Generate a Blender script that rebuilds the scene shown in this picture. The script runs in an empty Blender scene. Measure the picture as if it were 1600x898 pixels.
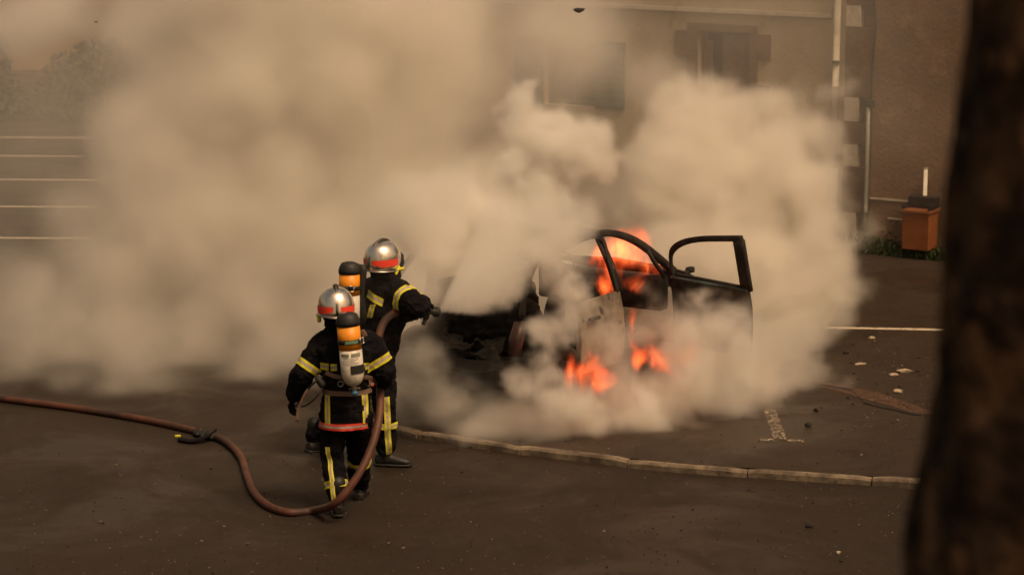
import bpy, bmesh, math, random
import numpy as np
from mathutils import Vector as V, Matrix
from mathutils.bvhtree import BVHTree
random.seed(7)
R = math.radians
sc = bpy.context.scene
COL = sc.collection

# ------------------------------------------------------------------ camera
F = 4000.0                       # focal length in pixels of the 1600 px wide photo
PITCH = math.atan(749 / F)
CAMZ = 5.3
cd = bpy.data.cameras.new('camera')
cam = bpy.data.objects.new('camera', cd); COL.objects.link(cam); sc.camera = cam
cam.location = (0, 0, CAMZ); cam.rotation_euler = (math.pi / 2 - PITCH, 0, 0)
cd.lens = 90; cd.sensor_width = 36; cd.clip_start = .1; cd.clip_end = 1500
cd.dof.use_dof = True; cd.dof.focus_distance = 20.6; cd.dof.aperture_fstop = 2.8

# ------------------------------------------------------------------ sky, sun, exposure
SUN_EL, SUN_AZ = R(58), R(135)   # azimuth from +Y towards +X: high, over the camera's right shoulder
w = bpy.data.worlds.new('World'); sc.world = w; w.use_nodes = True
nt = w.node_tree; bgn = nt.nodes['Background']
sky = nt.nodes.new('ShaderNodeTexSky'); sky.sky_type = 'NISHITA'; sky.sun_disc = False
sky.sun_elevation = SUN_EL; sky.sun_rotation = SUN_AZ; sky.dust_density = 6; sky.air_density = 1.5
mixw = nt.nodes.new('ShaderNodeMix'); mixw.data_type = 'RGBA'; mixw.blend_type = 'MULTIPLY'; mixw.inputs[0].default_value = 1
nt.links.new(sky.outputs[0], mixw.inputs[6]); mixw.inputs[7].default_value = (1.0, .67, .405, 1)
nt.links.new(mixw.outputs[2], bgn.inputs[0]); bgn.inputs[1].default_value = .125
sd = bpy.data.lights.new('sun', 'SUN'); sd.energy = 2.6; sd.angle = R(20); sd.color = (1, .78, .52)
sun = bpy.data.objects.new('sun', sd); COL.objects.link(sun)
dirv = V((math.sin(SUN_AZ) * math.cos(SUN_EL), math.cos(SUN_AZ) * math.cos(SUN_EL), math.sin(SUN_EL)))
sun.rotation_euler = dirv.to_track_quat('Z', 'Y').to_euler(); sun.location = dirv * 60
vs = sc.view_settings; vs.view_transform = 'Standard'; vs.look = 'None'; vs.gamma = 1; vs.exposure = -.24
cy = sc.cycles
sc.render.engine = 'CYCLES'
cy.volume_bounces = 7; cy.max_bounces = 10; cy.diffuse_bounces = 2; cy.glossy_bounces = 2
cy.volume_step_rate = 4; cy.volume_max_steps = 128
cy.use_denoising = True; cy.use_adaptive_sampling = True; cy.adaptive_threshold = .02
cy.sample_clamp_indirect = 4; cy.caustics_reflective = False; cy.caustics_refractive = False

# ------------------------------------------------------------------ geometry of the view
cp, sp = math.cos(PITCH), math.sin(PITCH)
def ray(x, y):
    xc, yc = (x - 800) / F, (449 - y) / F
    return V((xc, cp + yc * sp, -sp + yc * cp))
def P(x, y, Y):                  # point of the place seen at that spot of the photo, Y metres out
    r = ray(x, y); t = Y / r.y
    return V((r.x * t, Y, CAMZ + r.z * t))
def G(x, y, z=0.0):              # point on level z
    r = ray(x, y); t = (CAMZ - z) / -r.z
    return V((r.x * t, r.y * t, z))

# ------------------------------------------------------------------ materials
def mat(name, col, rough=.8, metal=0, noise=None, bump=None, spec=.5, extra=None):
    """noise = (colour2, scale, low, high[, detail]); bump = (scale, strength, distance)"""
    m = bpy.data.materials.new(name); m.use_nodes = True
    t = m.node_tree; b = t.nodes['Principled BSDF']
    b.inputs['Base Color'].default_value = (*col, 1); b.inputs['Roughness'].default_value = rough
    b.inputs['Metallic'].default_value = metal; b.inputs['Specular IOR Level'].default_value = spec
    tc = t.nodes.new('ShaderNodeTexCoord'); src = tc.outputs['Object']
    last = None
    for nz in (noise if isinstance(noise, list) else [noise] if noise else []):
        n = t.nodes.new('ShaderNodeTexNoise'); n.inputs['Scale'].default_value = nz[1]; n.inputs['Detail'].default_value = nz[4] if len(nz) > 4 else 6
        n.inputs['Roughness'].default_value = .6
        t.links.new(src, n.inputs['Vector'])
        mr = t.nodes.new('ShaderNodeMapRange'); mr.inputs['From Min'].default_value = nz[2]; mr.inputs['From Max'].default_value = nz[3]
        t.links.new(n.outputs['Fac'], mr.inputs['Value'])
        mx = t.nodes.new('ShaderNodeMix'); mx.data_type = 'RGBA'
        t.links.new(mr.outputs[0], mx.inputs[0])
        if last: t.links.new(last, mx.inputs[6])
        else: mx.inputs[6].default_value = (*col, 1)
        mx.inputs[7].default_value = (*nz[0], 1)
        last = mx.outputs[2]
    if last: t.links.new(last, b.inputs['Base Color'])
    if bump:
        n = t.nodes.new('ShaderNodeTexNoise'); n.inputs['Scale'].default_value = bump[0]; n.inputs['Detail'].default_value = 5
        t.links.new(src, n.inputs['Vector'])
        bp = t.nodes.new('ShaderNodeBump'); bp.inputs['Strength'].default_value = bump[1]; bp.inputs['Distance'].default_value = bump[2]
        t.links.new(n.outputs['Fac'], bp.inputs['Height']); t.links.new(bp.outputs[0], b.inputs['Normal'])
    return m

M = {}
M['cloth'] = mat('navy_cloth', (.0055, .005, .007), .95, noise=((.016, .014, .014), 9, .5, .75), bump=(26, .8, .02), spec=.12)
M['cloth2'] = mat('black_cloth', (.006, .005, .006), .92, noise=((.014, .012, .011), 12, .5, .8), bump=(70, .3, .004), spec=.12)
M['leather'] = mat('boot_leather', (.012, .01, .009), .55, bump=(30, .3, .004))
M['rubber'] = mat('black_rubber', (.012, .011, .010), .6, bump=(40, .2, .002))
M['yellow'] = mat('yellow_tape', (.66, .62, .03), .6, noise=((.42, .30, .03), 22, .5, .75))
M['silver'] = mat('silver_tape', (.45, .40, .34), .45, noise=((.25, .2, .16), 30, .45, .7))
M['red'] = mat('red_tape', (.72, .05, .03), .6, noise=((.45, .04, .03), 25, .5, .75))
M['redhi'] = mat('red_helmet_tape', (.85, .06, .03), .5)
M['chrome'] = mat('chrome_shell', (.86, .80, .72), .26, 1, noise=((.50, .43, .36), 14, .5, .72), bump=(22, .08, .01))
M['steel'] = mat('steel', (.5, .47, .43), .3, 1)
M['orange'] = mat('orange_paint', (.83, .30, .015), .42, noise=((.6, .19, .02), 18, .5, .8))
M['white'] = mat('cylinder_white', (.62, .58, .5), .45, noise=((.36, .31, .25), 20, .5, .75))
M['greyprint'] = mat('grey_print', (.25, .26, .22), .6)
M['green'] = mat('green_label', (.09, .2, .12), .5, noise=((.2, .3, .2), 60, .45, .6))
M['blue'] = mat('blue_knob', (.03, .12, .22), .45)
M['webbing'] = mat('brown_webbing', (.16, .10, .07), .8)
M['hose'] = mat('red_brown_rubber_hose', (.105, .034, .018), .6, noise=[((.05, .02, .012), 7, .45, .7), ((.14, .075, .05), 50, .6, .8), ((.03, .015, .01), 2.2, .5, .65)], bump=(90, .3, .002))
M['skin'] = mat('skin', (.45, .26, .18), .6)

# ------------------------------------------------------------------ mesh helpers
def setp(o, label=None, cat=None, group=None, kind=None):
    if label: o['label'] = label
    if cat: o['category'] = cat
    if group: o['group'] = group
    if kind: o['kind'] = kind
    return o
def empty(name, loc=(0, 0, 0), rz=0, **k):
    o = bpy.data.objects.new(name, None); COL.objects.link(o); o.location = loc; o.rotation_euler = (0, 0, rz)
    o.empty_display_size = .1
    return setp(o, **k)
def obj(name, bm, mats, parent=None, smooth=True, world=False, **k):
    """world: the verts are world coordinates; shift to an unrotated parent"""
    me = bpy.data.meshes.new(name)
    if isinstance(bm, bmesh.types.BMesh):
        if world and parent is not None:
            q = parent; off = V((0, 0, 0))
            while q is not None: off += q.location; q = q.parent
            bmesh.ops.translate(bm, verts=bm.verts, vec=-off)
        bm.to_mesh(me); bm.free()
    else:
        me = bm; me.name = name
        if world and parent is not None:
            q = parent; off = V((0, 0, 0))
            while q is not None: off += q.location; q = q.parent
            me.transform(Matrix.Translation(-off))
    if len(me.materials): me.materials.clear()
    for m in (mats if isinstance(mats, (list, tuple)) else [mats]): me.materials.append(m)
    if smooth: me.shade_smooth()
    o = bpy.data.objects.new(name, me); COL.objects.link(o); o.parent = parent
    return setp(o, **k)
def nb(): return bmesh.new()
def box(bm, lo, hi, mi=0, bevel=0):
    lo, hi = V(lo), V(hi); c = (lo + hi) / 2; s = hi - lo
    r = bmesh.ops.create_cube(bm, size=1, matrix=Matrix.Translation(c) @ Matrix.Diagonal((*s, 1)))
    fs = {f for v in r['verts'] for f in v.link_faces}
    for f in fs: f.material_index = mi
    if bevel:
        es = list({e for v in r['verts'] for e in v.link_edges})
        bmesh.ops.bevel(bm, geom=es, offset=bevel, segments=2, affect='EDGES', profile=.5)
def frame_of(d):
    d = d.normalized(); a = V((0, 0, 1)) if abs(d.z) < .9 else V((0, 1, 0))
    x = d.cross(a).normalized(); return x, x.cross(d).normalized(), d
def loft(bm, rings, closed=False, caps=True, mi=0):
    rv = [[bm.verts.new(p) for p in r] for r in rings]
    n = len(rv[0])
    pairs = list(zip(rv, rv[1:])) + ([(rv[-1], rv[0])] if closed else [])
    for a, b in pairs:
        for i in range(n):
            f = bm.faces.new((a[i], a[(i + 1) % n], b[(i + 1) % n], b[i])); f.material_index = mi
    if caps and not closed:
        for r in (list(reversed(rv[0])), rv[-1]):
            f = bm.faces.new(r); f.material_index = mi
    return rv
def capsule(bm, p1, r1, p2, r2, n=16, mi=0):
    p1, p2 = V(p1), V(p2); d = p2 - p1
    if d.length < 1e-5: d = V((0, 0, 1e-4)); p2 = p1 + d
    x, y, z = frame_of(d); rings = []
    for k in range(1, 5):
        a = math.pi / 2 * (1 - k / 4) ; rings.append((p1 - z * r1 * math.sin(a), r1 * math.cos(a)))
    rings.append((p2, r2))
    for k in range(1, 4):
        a = math.pi / 2 * k / 4; rings.append((p2 + z * r2 * math.sin(a), r2 * math.cos(a)))
    rr = [[c + (x * math.cos(2 * math.pi * i / n) + y * math.sin(2 * math.pi * i / n)) * r for i in range(n)] for c, r in rings]
    loft(bm, rr, mi=mi)
def ellipsoid(bm, c, ax, mi=0, seg=20):
    """ax: three axis vectors with length"""
    m = Matrix((ax[0], ax[1], ax[2])).transposed().to_4x4()
    r = bmesh.ops.create_uvsphere(bm, u_segments=seg, v_segments=seg // 2 + 2, radius=1, matrix=Matrix.Translation(c) @ m)
    for f in {f for v in r['verts'] for f in v.link_faces}: f.material_index = mi
def eloft(bm, secs, n=28, p=2.3, mi=0):
    """secs: (centre, X axis vec (len = radius), Y axis vec)"""
    rr = []
    for c, ax, ay in secs:
        ring = []
        for i in range(n):
            a = 2 * math.pi * i / n; ca, sa = math.cos(a), math.sin(a)
            u = math.copysign(abs(ca) ** (2 / p), ca); v = math.copysign(abs(sa) ** (2 / p), sa)
            ring.append(V(c) + ax * u + ay * v)
        rr.append(ring)
    loft(bm, rr, mi=mi)
def catmull(pts, per=8):
    pts = [V(p) for p in pts]; out = []
    e = [pts[0] * 2 - pts[1]] + pts + [pts[-1] * 2 - pts[-2]]
    for i in range(1, len(e) - 2):
        a, b, c, d = e[i - 1:i + 3]
        for k in range(per):
            t = k / per
            out.append(.5 * ((2 * b) + (c - a) * t + (2 * a - 5 * b + 4 * c - d) * t * t + (3 * b - a - 3 * c + d) * t ** 3))
    out.append(pts[-1]); return out
def tube(bm, pts, r, n=12, mi=0, caps=True):
    pts = [V(p) for p in pts]; rings = []; up = None
    for i, p in enumerate(pts):
        d = (pts[min(i + 1, len(pts) - 1)] - pts[max(i - 1, 0)]).normalized()
        if up is None: x, y, _ = frame_of(d)
        else:
            x = (up - d * up.dot(d)).normalized(); y = d.cross(x)
        up = x; rad = r[i] if isinstance(r, (list, tuple)) else r
        rings.append([p + (x * math.cos(2 * math.pi * k / n) + y * math.sin(2 * math.pi * k / n)) * rad for k in range(n)])
    loft(bm, rings, caps=caps, mi=mi)
def bar(bm, pts, wv, dv, mi=0):
    """rectangular section swept; wv, dv: half axes (vectors or lists of them)"""
    rings = []
    for i, p in enumerate(pts):
        a = wv[i] if isinstance(wv, list) else wv; b = dv[i] if isinstance(dv, list) else dv
        p = V(p); q = .75
        rings.append([p + a + b * q, p + a * q + b, p - a * q + b, p - a + b * q, p - a - b * q, p - a * q - b, p + a * q - b, p + a - b * q])
    loft(bm, rings, mi=mi)
def baked(bm, mods, name='tmp'):
    """run modifiers on the mesh and give back a plain mesh"""
    me = bpy.data.meshes.new(name); bm.normal_update(); bm.to_mesh(me); bm.free()
    o = bpy.data.objects.new(name, me); COL.objects.link(o)
    for typ, kw in mods:
        m = o.modifiers.new(typ, typ)
        for k, v in kw.items(): setattr(m, k, v)
    dg = bpy.context.evaluated_depsgraph_get(); dg.update()
    res = bpy.data.meshes.new_from_object(o.evaluated_get(dg))
    bpy.data.objects.remove(o); bpy.data.meshes.remove(me)
    return res
def cloud_tex(name, size, depth=2):
    t = bpy.data.textures.new(name, 'CLOUDS'); t.noise_scale = size; t.noise_depth = depth; return t
TX_FOLD = cloud_tex('folds', .09, 2); TX_FINE = cloud_tex('fine_folds', .03, 2)
def garment(bm, voxel=.013, fold=.022, fine=.006):
    return baked(bm, [('REMESH', dict(mode='VOXEL', voxel_size=voxel)),
                      ('SMOOTH', dict(factor=.6, iterations=5)),
                      ('DISPLACE', dict(texture=TX_FOLD, strength=fold, mid_level=.5, texture_coords='LOCAL')),
                      ('DISPLACE', dict(texture=TX_FINE, strength=fine, mid_level=.5, texture_coords='LOCAL')),
                      ('SMOOTH', dict(factor=.5, iterations=1))])
def bvh_of(me):
    return BVHTree.FromPolygons([v.co.copy() for v in me.vertices], [tuple(p.vertices) for p in me.polygons])
def ring_band(tree, c, axis, hw, off=.007, rmax=.35, n=56, arc=None):
    """reflective band round a limb: rays leave the bone and stop at the cloth"""
    c = V(c); x, y, z = frame_of(V(axis)); bm = nb(); rows = []
    ks = [-1, -.36, .36, 1]
    for k in ks:
        row = []
        for i in range(n):
            a = 2 * math.pi * i / n; d = x * math.cos(a) + y * math.sin(a)
            o = c + z * k * hw
            h = tree.ray_cast(o, d, rmax)
            row.append(bm.verts.new((h[0] if h[0] else o + d * .09) + d * off))
        rows.append(row)
    for j in range(3):
        for i in range(n):
            f = bm.faces.new((rows[j][i], rows[j][(i + 1) % n], rows[j + 1][(i + 1) % n], rows[j + 1][i])); f.material_index = 1 if j == 1 else 0
    return bm
def strip_band(tree, path, d, width, off=.010, back=.4, bm=None):
    """band laid on the cloth along path; d = direction of the rays; width = half width vector"""
    bm = bm or nb(); path = [V(p) for p in path]; d = V(d).normalized(); rows = []
    for k in (-1, -.36, .36, 1):
        row = []
        for p in path:
            q = p + V(width) * k
            h = tree.ray_cast(q - d * back, d, back * 2.5)
            row.append(h[0] - d * off if h[0] else None)
        rows.append(row)
    vv = [[bm.verts.new(p) if p is not None else None for p in r] for r in rows]
    for j in range(3):
        for i in range(len(path) - 1):
            q = (vv[j][i], vv[j][i + 1], vv[j + 1][i + 1], vv[j + 1][i])
            if all(q): 
                if max((a.co - b.co).length for a in q for b in q) < .12:
                    f = bm.faces.new(q); f.material_index = 1 if j == 1 else 0
    return bm
def seg(a, b, n=10):
    a, b = V(a), V(b); return [a.lerp(b, i / n) for i in range(n + 1)]

# ================================================================== SETTING
# -- asphalt
def asphalt(name, base, dust, stain):
    m = mat(name, base, .85, spec=.22)
    t = m.node_tree; b = t.nodes['Principled BSDF']; tc = t.nodes['Texture Coordinate'].outputs['Object']
    def nz(s, d=6, r=.6, w=0):
        n = t.nodes.new('ShaderNodeTexNoise'); n.inputs['Scale'].default_value = s; n.inputs['Detail'].default_value = d
        n.inputs['Roughness'].default_value = r; n.inputs['Distortion'].default_value = w; t.links.new(tc, n.inputs['Vector']); return n.outputs['Fac']
    def rng(v, a, b_, c=0, d=1):
        n = t.nodes.new('ShaderNodeMapRange'); n.inputs[1].default_value = a; n.inputs[2].default_value = b_; n.inputs[3].default_value = c; n.inputs[4].default_value = d
        t.links.new(v, n.inputs[0]); return n.outputs[0]
    def mix(f, a, b_):
        n = t.nodes.new('ShaderNodeMix'); n.data_type = 'RGBA'; t.links.new(f, n.inputs[0])
        for s, k in ((a, 6), (b_, 7)):
            if isinstance(s, tuple): n.inputs[k].default_value = (*s, 1)
            else: t.links.new(s, n.inputs[k])
        return n.outputs[2]
    c = mix(rng(nz(.55, 7, .7, .2), .38, .72), base, dust)
    c = mix(rng(nz(.8, 7, .7, .3), .53, .70, 0, .8), c, stain)
    c = mix(rng(nz(170, 2, .5), .60, .72, 0, .55), c, tuple(3.2 * x for x in base))
    c = mix(rng(nz(48, 3, .7), .54, .70, 0, .55), c, tuple(2.3 * x for x in base))
    c = mix(rng(nz(60, 3, .7), .54, .68, 0, .7), c, tuple(.25 * x for x in base))
    c = mix(rng(nz(6, 5, .8), .56, .70, 0, .5), c, tuple(.45 * x for x in base))
    c = mix(rng(nz(13, 4, .75, .8), .66, .72, 0, .7), c, tuple(.3 * x for x in base))
    c = mix(rng(nz(2.3, 6, .75, .3), .55, .75, 0, .55), c, tuple(1.7 * x for x in base))
    c = mix(rng(nz(23, 3, .75, .4), .735, .76, 0, .9), c, tuple(5.5 * x for x in base))
    t.links.new(c, b.inputs['Base Color'])
    t.links.new(rng(nz(.7, 4, .6, .8), .38, .62, .36, .80), b.inputs['Roughness'])
    bp = t.nodes.new('ShaderNodeBump'); bp.inputs['Strength'].default_value = .5; bp.inputs['Distance'].default_value = .006
    bp.inputs['Distance'].default_value = .012; t.links.new(nz(55, 4, .8), bp.inputs['Height']); t.links.new(bp.outputs[0], b.inputs['Normal'])
    return m
M['road'] = asphalt('road_asphalt', (.022, .0155, .011), (.033, .0225, .015), (.011, .0082, .0065))
M['lot'] = asphalt('lot_asphalt', (.029, .0205, .0145), (.042, .028, .0185), (.014, .0105, .008))
LOT = .06
bm = nb()
def sheet(bm, pts, z):
    bm.faces.new([bm.verts.new((p[0], p[1], z)) for p in pts])
sheet(bm, [(-400, -200), (400, -200), (400, 600), (-400, 600)], 0)
obj('road', bm, M['road'], smooth=False, kind='structure', label='dark damp asphalt roadway in front of the kerb')
kpx = [(1760, 770), (1600, 762), (1440, 751), (1300, 742), (1120, 730), (1010, 721), (920, 710), (800, 696), (720, 684), (650, 673), (590, 660), (540, 640), (490, 612), (440, 585), (380, 560), (300, 535), (150, 500), (0, 480), (-300, 450)]
kerb_pts = [G(x, y, LOT) for x, y in kpx]
kl = catmull(kerb_pts, 10)
kl = seg(kl[0] + V((14, -.9, 0)), kl[0], 60)[:-1] + kl + seg(kl[-1], kl[-1] + V((-25, 6, 0)), 60)[1:]
bm = nb()                        # the car park behind the kerb, one strip sheet out to the distance
a = [bm.verts.new((p.x, p.y + .06, LOT)) for p in kl]; b_ = [bm.verts.new((p.x * 8, 420, LOT)) for p in kl]
for i in range(len(kl) - 1): bm.faces.new((a[i + 1], a[i], b_[i], b_[i + 1]))
c_ = [bm.verts.new((p.x, p.y - .34, -.012)) for p in kl]      # dropped edge where the kerb stones end
for i in range(len(kl) - 1):
    if kl[i].x < -1.1: bm.faces.new((c_[i + 1], c_[i], a[i], a[i + 1]))
obj('parking_lot', bm, M['lot'], smooth=False, kind='structure', label='worn asphalt car park behind the kerb')
# kerb stones: 1 m lengths with joints
M['kerb'] = mat('kerb_stone', (.21, .165, .115), .9, noise=[((.07, .052, .037), 5, .40, .62), ((.05, .04, .03), 18, .55, .7)], bump=(40, .5, .008))
def resample(pts, step):
    out = [pts[0]]; acc = 0
    for p, q in zip(pts, pts[1:]):
        d = (q - p).length; s = 0
        while acc + (d - s) >= step:
            s += step - acc; acc = 0; out.append(p.lerp(q, s / d))
        acc += d - s
    return out
ks = resample(kl, .125); bm = nb(); S = 8
for i in range(0, len(ks) - S, S):
    if ks[i].x < -1.25 or ks[i].x > 14: continue
    dz = random.uniform(-.006, .008); dy = random.uniform(-.012, .012)
    rings = []
    for j in range(S + 1):
        p = ks[i + j]; q = ks[min(i + j + 1, len(ks) - 1)]; d = (q - ks[max(i + j - 1, 0)]).normalized(); n = V((-d.y, d.x, 0)); n = n if n.y < 0 else -n
        if j == 0: p = p + d * .005
        if j == S: p = p - d * .005
        e = .010 if j in (0, S) else 0.0
        jit = random.uniform(-.006, .006)
        z = LOT + .004 + dz * .6 - e
        f = p + n * (.035 + dy * .6 + jit - e * .4); k = p - n * (.045 + jit)
        rings.append([V((f.x, f.y, -.05)), V((f.x, f.y, z - .018)), V((f.x - n.x * .016, f.y - n.y * .016, z)), V((k.x, k.y, z)), V((k.x, k.y, -.05))])
    loft(bm, rings)
obj('kerb', bm, M['kerb'], smooth=False, kind='structure', label='low pale kerb stones between road and car park')
# white paint
def paint_mat(name, col, thr):
    m = mat(name, col, .8)
    t = m.node_tree; b = t.nodes['Principled BSDF']; tc = t.nodes['Texture Coordinate'].outputs['Object']
    n = t.nodes.new('ShaderNodeTexNoise'); n.inputs['Scale'].default_value = 34; n.inputs['Detail'].default_value = 8; n.inputs['Roughness'].default_value = .75
    t.links.new(tc, n.inputs['Vector'])
    mr = t.nodes.new('ShaderNodeMapRange'); mr.inputs[1].default_value = thr; mr.inputs[2].default_value = thr + .06
    t.links.new(n.outputs['Fac'], mr.inputs[0]); t.links.new(mr.outputs[0], b.inputs['Alpha'])
    return m
M['paint'] = paint_mat('worn_white_paint', (.52, .45, .34), .40)
M['paint2'] = paint_mat('very_worn_white_paint', (.33, .27, .20), .50)
def line(p, q, wd, m='paint', name='parking_line'):
    p, q = V((p[0], p[1], LOT + .004)), V((q[0], q[1], LOT + .004)); d = (q - p).normalized(); n = V((-d.y, d.x, 0)) * wd / 2
    N = 30; bm = nb(); A = []; B = []
    for i in range(N + 1):
        c = p.lerp(q, i / N); A.append(bm.verts.new(c + n * random.uniform(.85, 1.1))); B.append(bm.verts.new(c - n * random.uniform(.85, 1.1)))
    for i in range(N): bm.faces.new((A[i], B[i], B[i + 1], A[i + 1]))
    return obj(name, bm, M[m], smooth=False, kind='structure', label='worn white painted bay line on the car park')
for yy, x1 in ((215, 150), (244, 130), (281, 170), (323, 150), (372, 140)):
    l = G(-330, yy - 2, LOT); r = G(x1, yy + .8, LOT); line(l, r, .10)
line(G(1285, 512, LOT), G(1560, 517, LOT), .10); line(G(1288, 512, LOT), G(1318, 462, LOT), .07, 'paint2')
line(G(1202, 640, LOT), G(1221, 690, LOT), .11, 'paint2'); line(G(1186, 687, LOT), G(1256, 689, LOT), .09, 'paint2')
# tar joint and reddish patch
M['rust'] = paint_mat('reddish_asphalt_patch', (.075, .038, .022), .43)
M['tar'] = paint_mat('tar_joint', (.012, .010, .008), .38)
pp = [(1262, 596), (1330, 608), (1390, 622), (1440, 640), (1470, 652)]
bm = nb()
cl = catmull([G(x, y, LOT + .004) for x, y in pp], 6)
A = [bm.verts.new(p + V((0, .10, 0))) for p in cl]; B = [bm.verts.new(p + V((0, -.32 * math.sin(math.pi * (i + 1) / (len(cl) + 1)) - .05, 0))) for i, p in enumerate(cl)]
for i in range(len(cl) - 1): bm.faces.new((A[i], B[i], B[i + 1], A[i + 1]))
obj('asphalt_patch', bm, M['rust'], smooth=False, kind='structure', label='reddish patch in the asphalt by the crack')
bm = nb(); cl = catmull([G(x, y, LOT + .008) for x, y in [(1262, 596), (1300, 603), (1330, 609), (1352, 628), (1395, 638), (1430, 646), (1480, 648)]], 8)
A = [bm.verts.new(p + V((random.uniform(-.01, .01), .02 + random.uniform(0, .025), 0))) for p in cl]; B = [bm.verts.new(p - V((0, .02 + random.uniform(0, .03), 0))) for p in cl]
for i in range(len(cl) - 1): bm.faces.new((A[i], B[i], B[i + 1], A[i + 1]))
obj('asphalt_crack', bm, M['tar'], smooth=False, kind='structure', label='ragged dark crack across the asphalt at right')

# -- building with cream wall, brown wall, quoins
M['cream'] = mat('cream_render', (.43, .36, .25), .9, noise=[((.33, .26, .17), 1.3, .4, .65), ((.20, .15, .10), 4, .6, .75)], bump=(25, .4, .01))
M['brown'] = mat('brown_render', (.20, .125, .075), .92, noise=[((.15, .095, .06), 1.1, .42, .62), ((.26, .165, .10), 3.5, .52, .7), ((.11, .07, .045), 9, .62, .75)], bump=(22, .6, .015))
M['stone'] = mat('brown_stone', (.145, .088, .055), .9, noise=((.09, .055, .035), 6, .45, .65), bump=(20, .5, .01))
M['quoin'] = mat('white_quoin', (.50, .45, .36), .85, noise=((.34, .28, .2), 5, .5, .7), bump=(30, .3, .006))
M['dark'] = mat('dark_opening', (.02, .018, .016), .6)
M['teal'] = mat('teal_shutter', (.055, .085, .08), .7, noise=((.035, .055, .05), 8, .45, .65))
M['pvc'] = mat('pale_pipe', (.55, .5, .40), .5, noise=((.38, .33, .25), 6, .5, .7))
M['zinc'] = mat('grey_pipe', (.20, .20, .17), .5, noise=((.12, .12, .10), 8, .45, .65))
M['cable'] = mat('black_cable', (.015, .013, .011), .6)
M['roof'] = mat('roof_tiles', (.10, .06, .045), .8, noise=((.06, .04, .03), 5, .4, .6), bump=(12, .6, .03))
WA = R(32); WB = G(1340, 389, LOT)                    # base point of the wall under the quoins
wl = V((-math.cos(WA), math.sin(WA), 0)); wn = V((-math.sin(WA), -math.cos(WA), 0))   # left along the wall, out of the wall
def W(s, z, o=0): return WB + wl * s + wn * o + V((0, 0, z - WB.z))
def wall_sz(x, y, o=0):         # where the sight line through a photo point meets the wall
    r = ray(x, y); c = V((0, 0, CAMZ)); q = WB + wn * o
    t = (q - c).dot(wn) / r.dot(wn); p = c + r * t
    return (p - WB).dot(wl), p.z
def wbox(bm, s0, s1, z0, z1, o0, o1, mi=0):
    vs_ = [bm.verts.new(W(s, z, o)) for s in (s0, s1) for z in (z0, z1) for o in (o0, o1)]
    for q in ((0, 1, 3, 2), (4, 6, 7, 5), (0, 4, 5, 1), (2, 3, 7, 6), (0, 2, 6, 4), (1, 5, 7, 3)):
        f = bm.faces.new([vs_[i] for i in q]); f.material_index = mi
    bmesh.ops.recalc_face_normals(bm, faces=bm.faces)
S_L = 8.6; HB = 6.6
house = empty('building', W(0, LOT), label='cream rendered building with stepped brown stone window surround behind the smoke', cat='building')
brown = empty('building', W(-.05, LOT) - V((0, 0, 0)), label='plain brown rendered wall of the adjoining building behind the orange bin', cat='building')
# cream wall built round three openings
def px_s(x, y=200): return wall_sz(x, y)[0]
wins = []
s_a, z_a = wall_sz(1062, 90); s_b, z_b = wall_sz(1203, 60)
w1 = (wall_sz(1172, 60)[0], wall_sz(1092, 60)[0], 1.02, wall_sz(1130, 50)[1])
w2 = (wall_sz(932, 120)[0], wall_sz(850, 120)[0], 1.55, wall_sz(890, 62)[1])
wins = [w1, w2, (w1[0], w1[1], 3.75, 5.1), (w2[0], w2[1], 3.75, 5.1), (6.2, 7.0, 3.75, 5.1), (6.2, 7.0, .9, 2.3)]
cols = sorted({0.22, S_L} | {w_[0] for w_ in wins} | {w_[1] for w_ in wins})
bm = nb()
for i in range(len(cols) - 1):
    c0, c1 = cols[i], cols[i + 1]; mid = (c0 + c1) / 2
    cuts = sorted([(w_[2], w_[3]) for w_ in wins if w_[0] - 1e-4 <= mid <= w_[1] + 1e-4]); z = LOT - .1
    for z0, z1 in cuts: wbox(bm, c0, c1, z, z0, -.35, 0); z = z1
    wbox(bm, c0, c1, z, HB, -.35, 0)
bmesh.ops.remove_doubles(bm, verts=bm.verts, dist=1e-5)
obj('wall', bm, M['cream'], house, False, world=True)
bm = nb(); wbox(bm, S_L - .35, S_L, LOT - .1, HB, -7, -.36); obj('side_wall', bm, M['cream'], house, False, world=True)
bm = nb(); wbox(bm, .22, S_L, HB + .002, HB + .12, -.5, .28); rf = obj('roof', bm, M['roof'], house, False, world=True)
bm = nb()
q = [W(.22, HB + .122, .3), W(S_L + .2, HB + .122, .3), W(S_L + .2, HB + 1.9, -3.5), W(.22, HB + 1.9, -3.5), W(S_L + .2, HB + .122, -7.2), W(.22, HB + .122, -7.2)]
vv = [bm.verts.new(p) for p in q]; bm.faces.new(vv[:4]); bm.faces.new((vv[3], vv[2], vv[4], vv[5])); bm.faces.new((vv[1], vv[4], vv[2])); bm.faces.new((vv[0], vv[3], vv[5]))
obj('roof_slope', bm, M['roof'], house, False, world=True)
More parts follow.
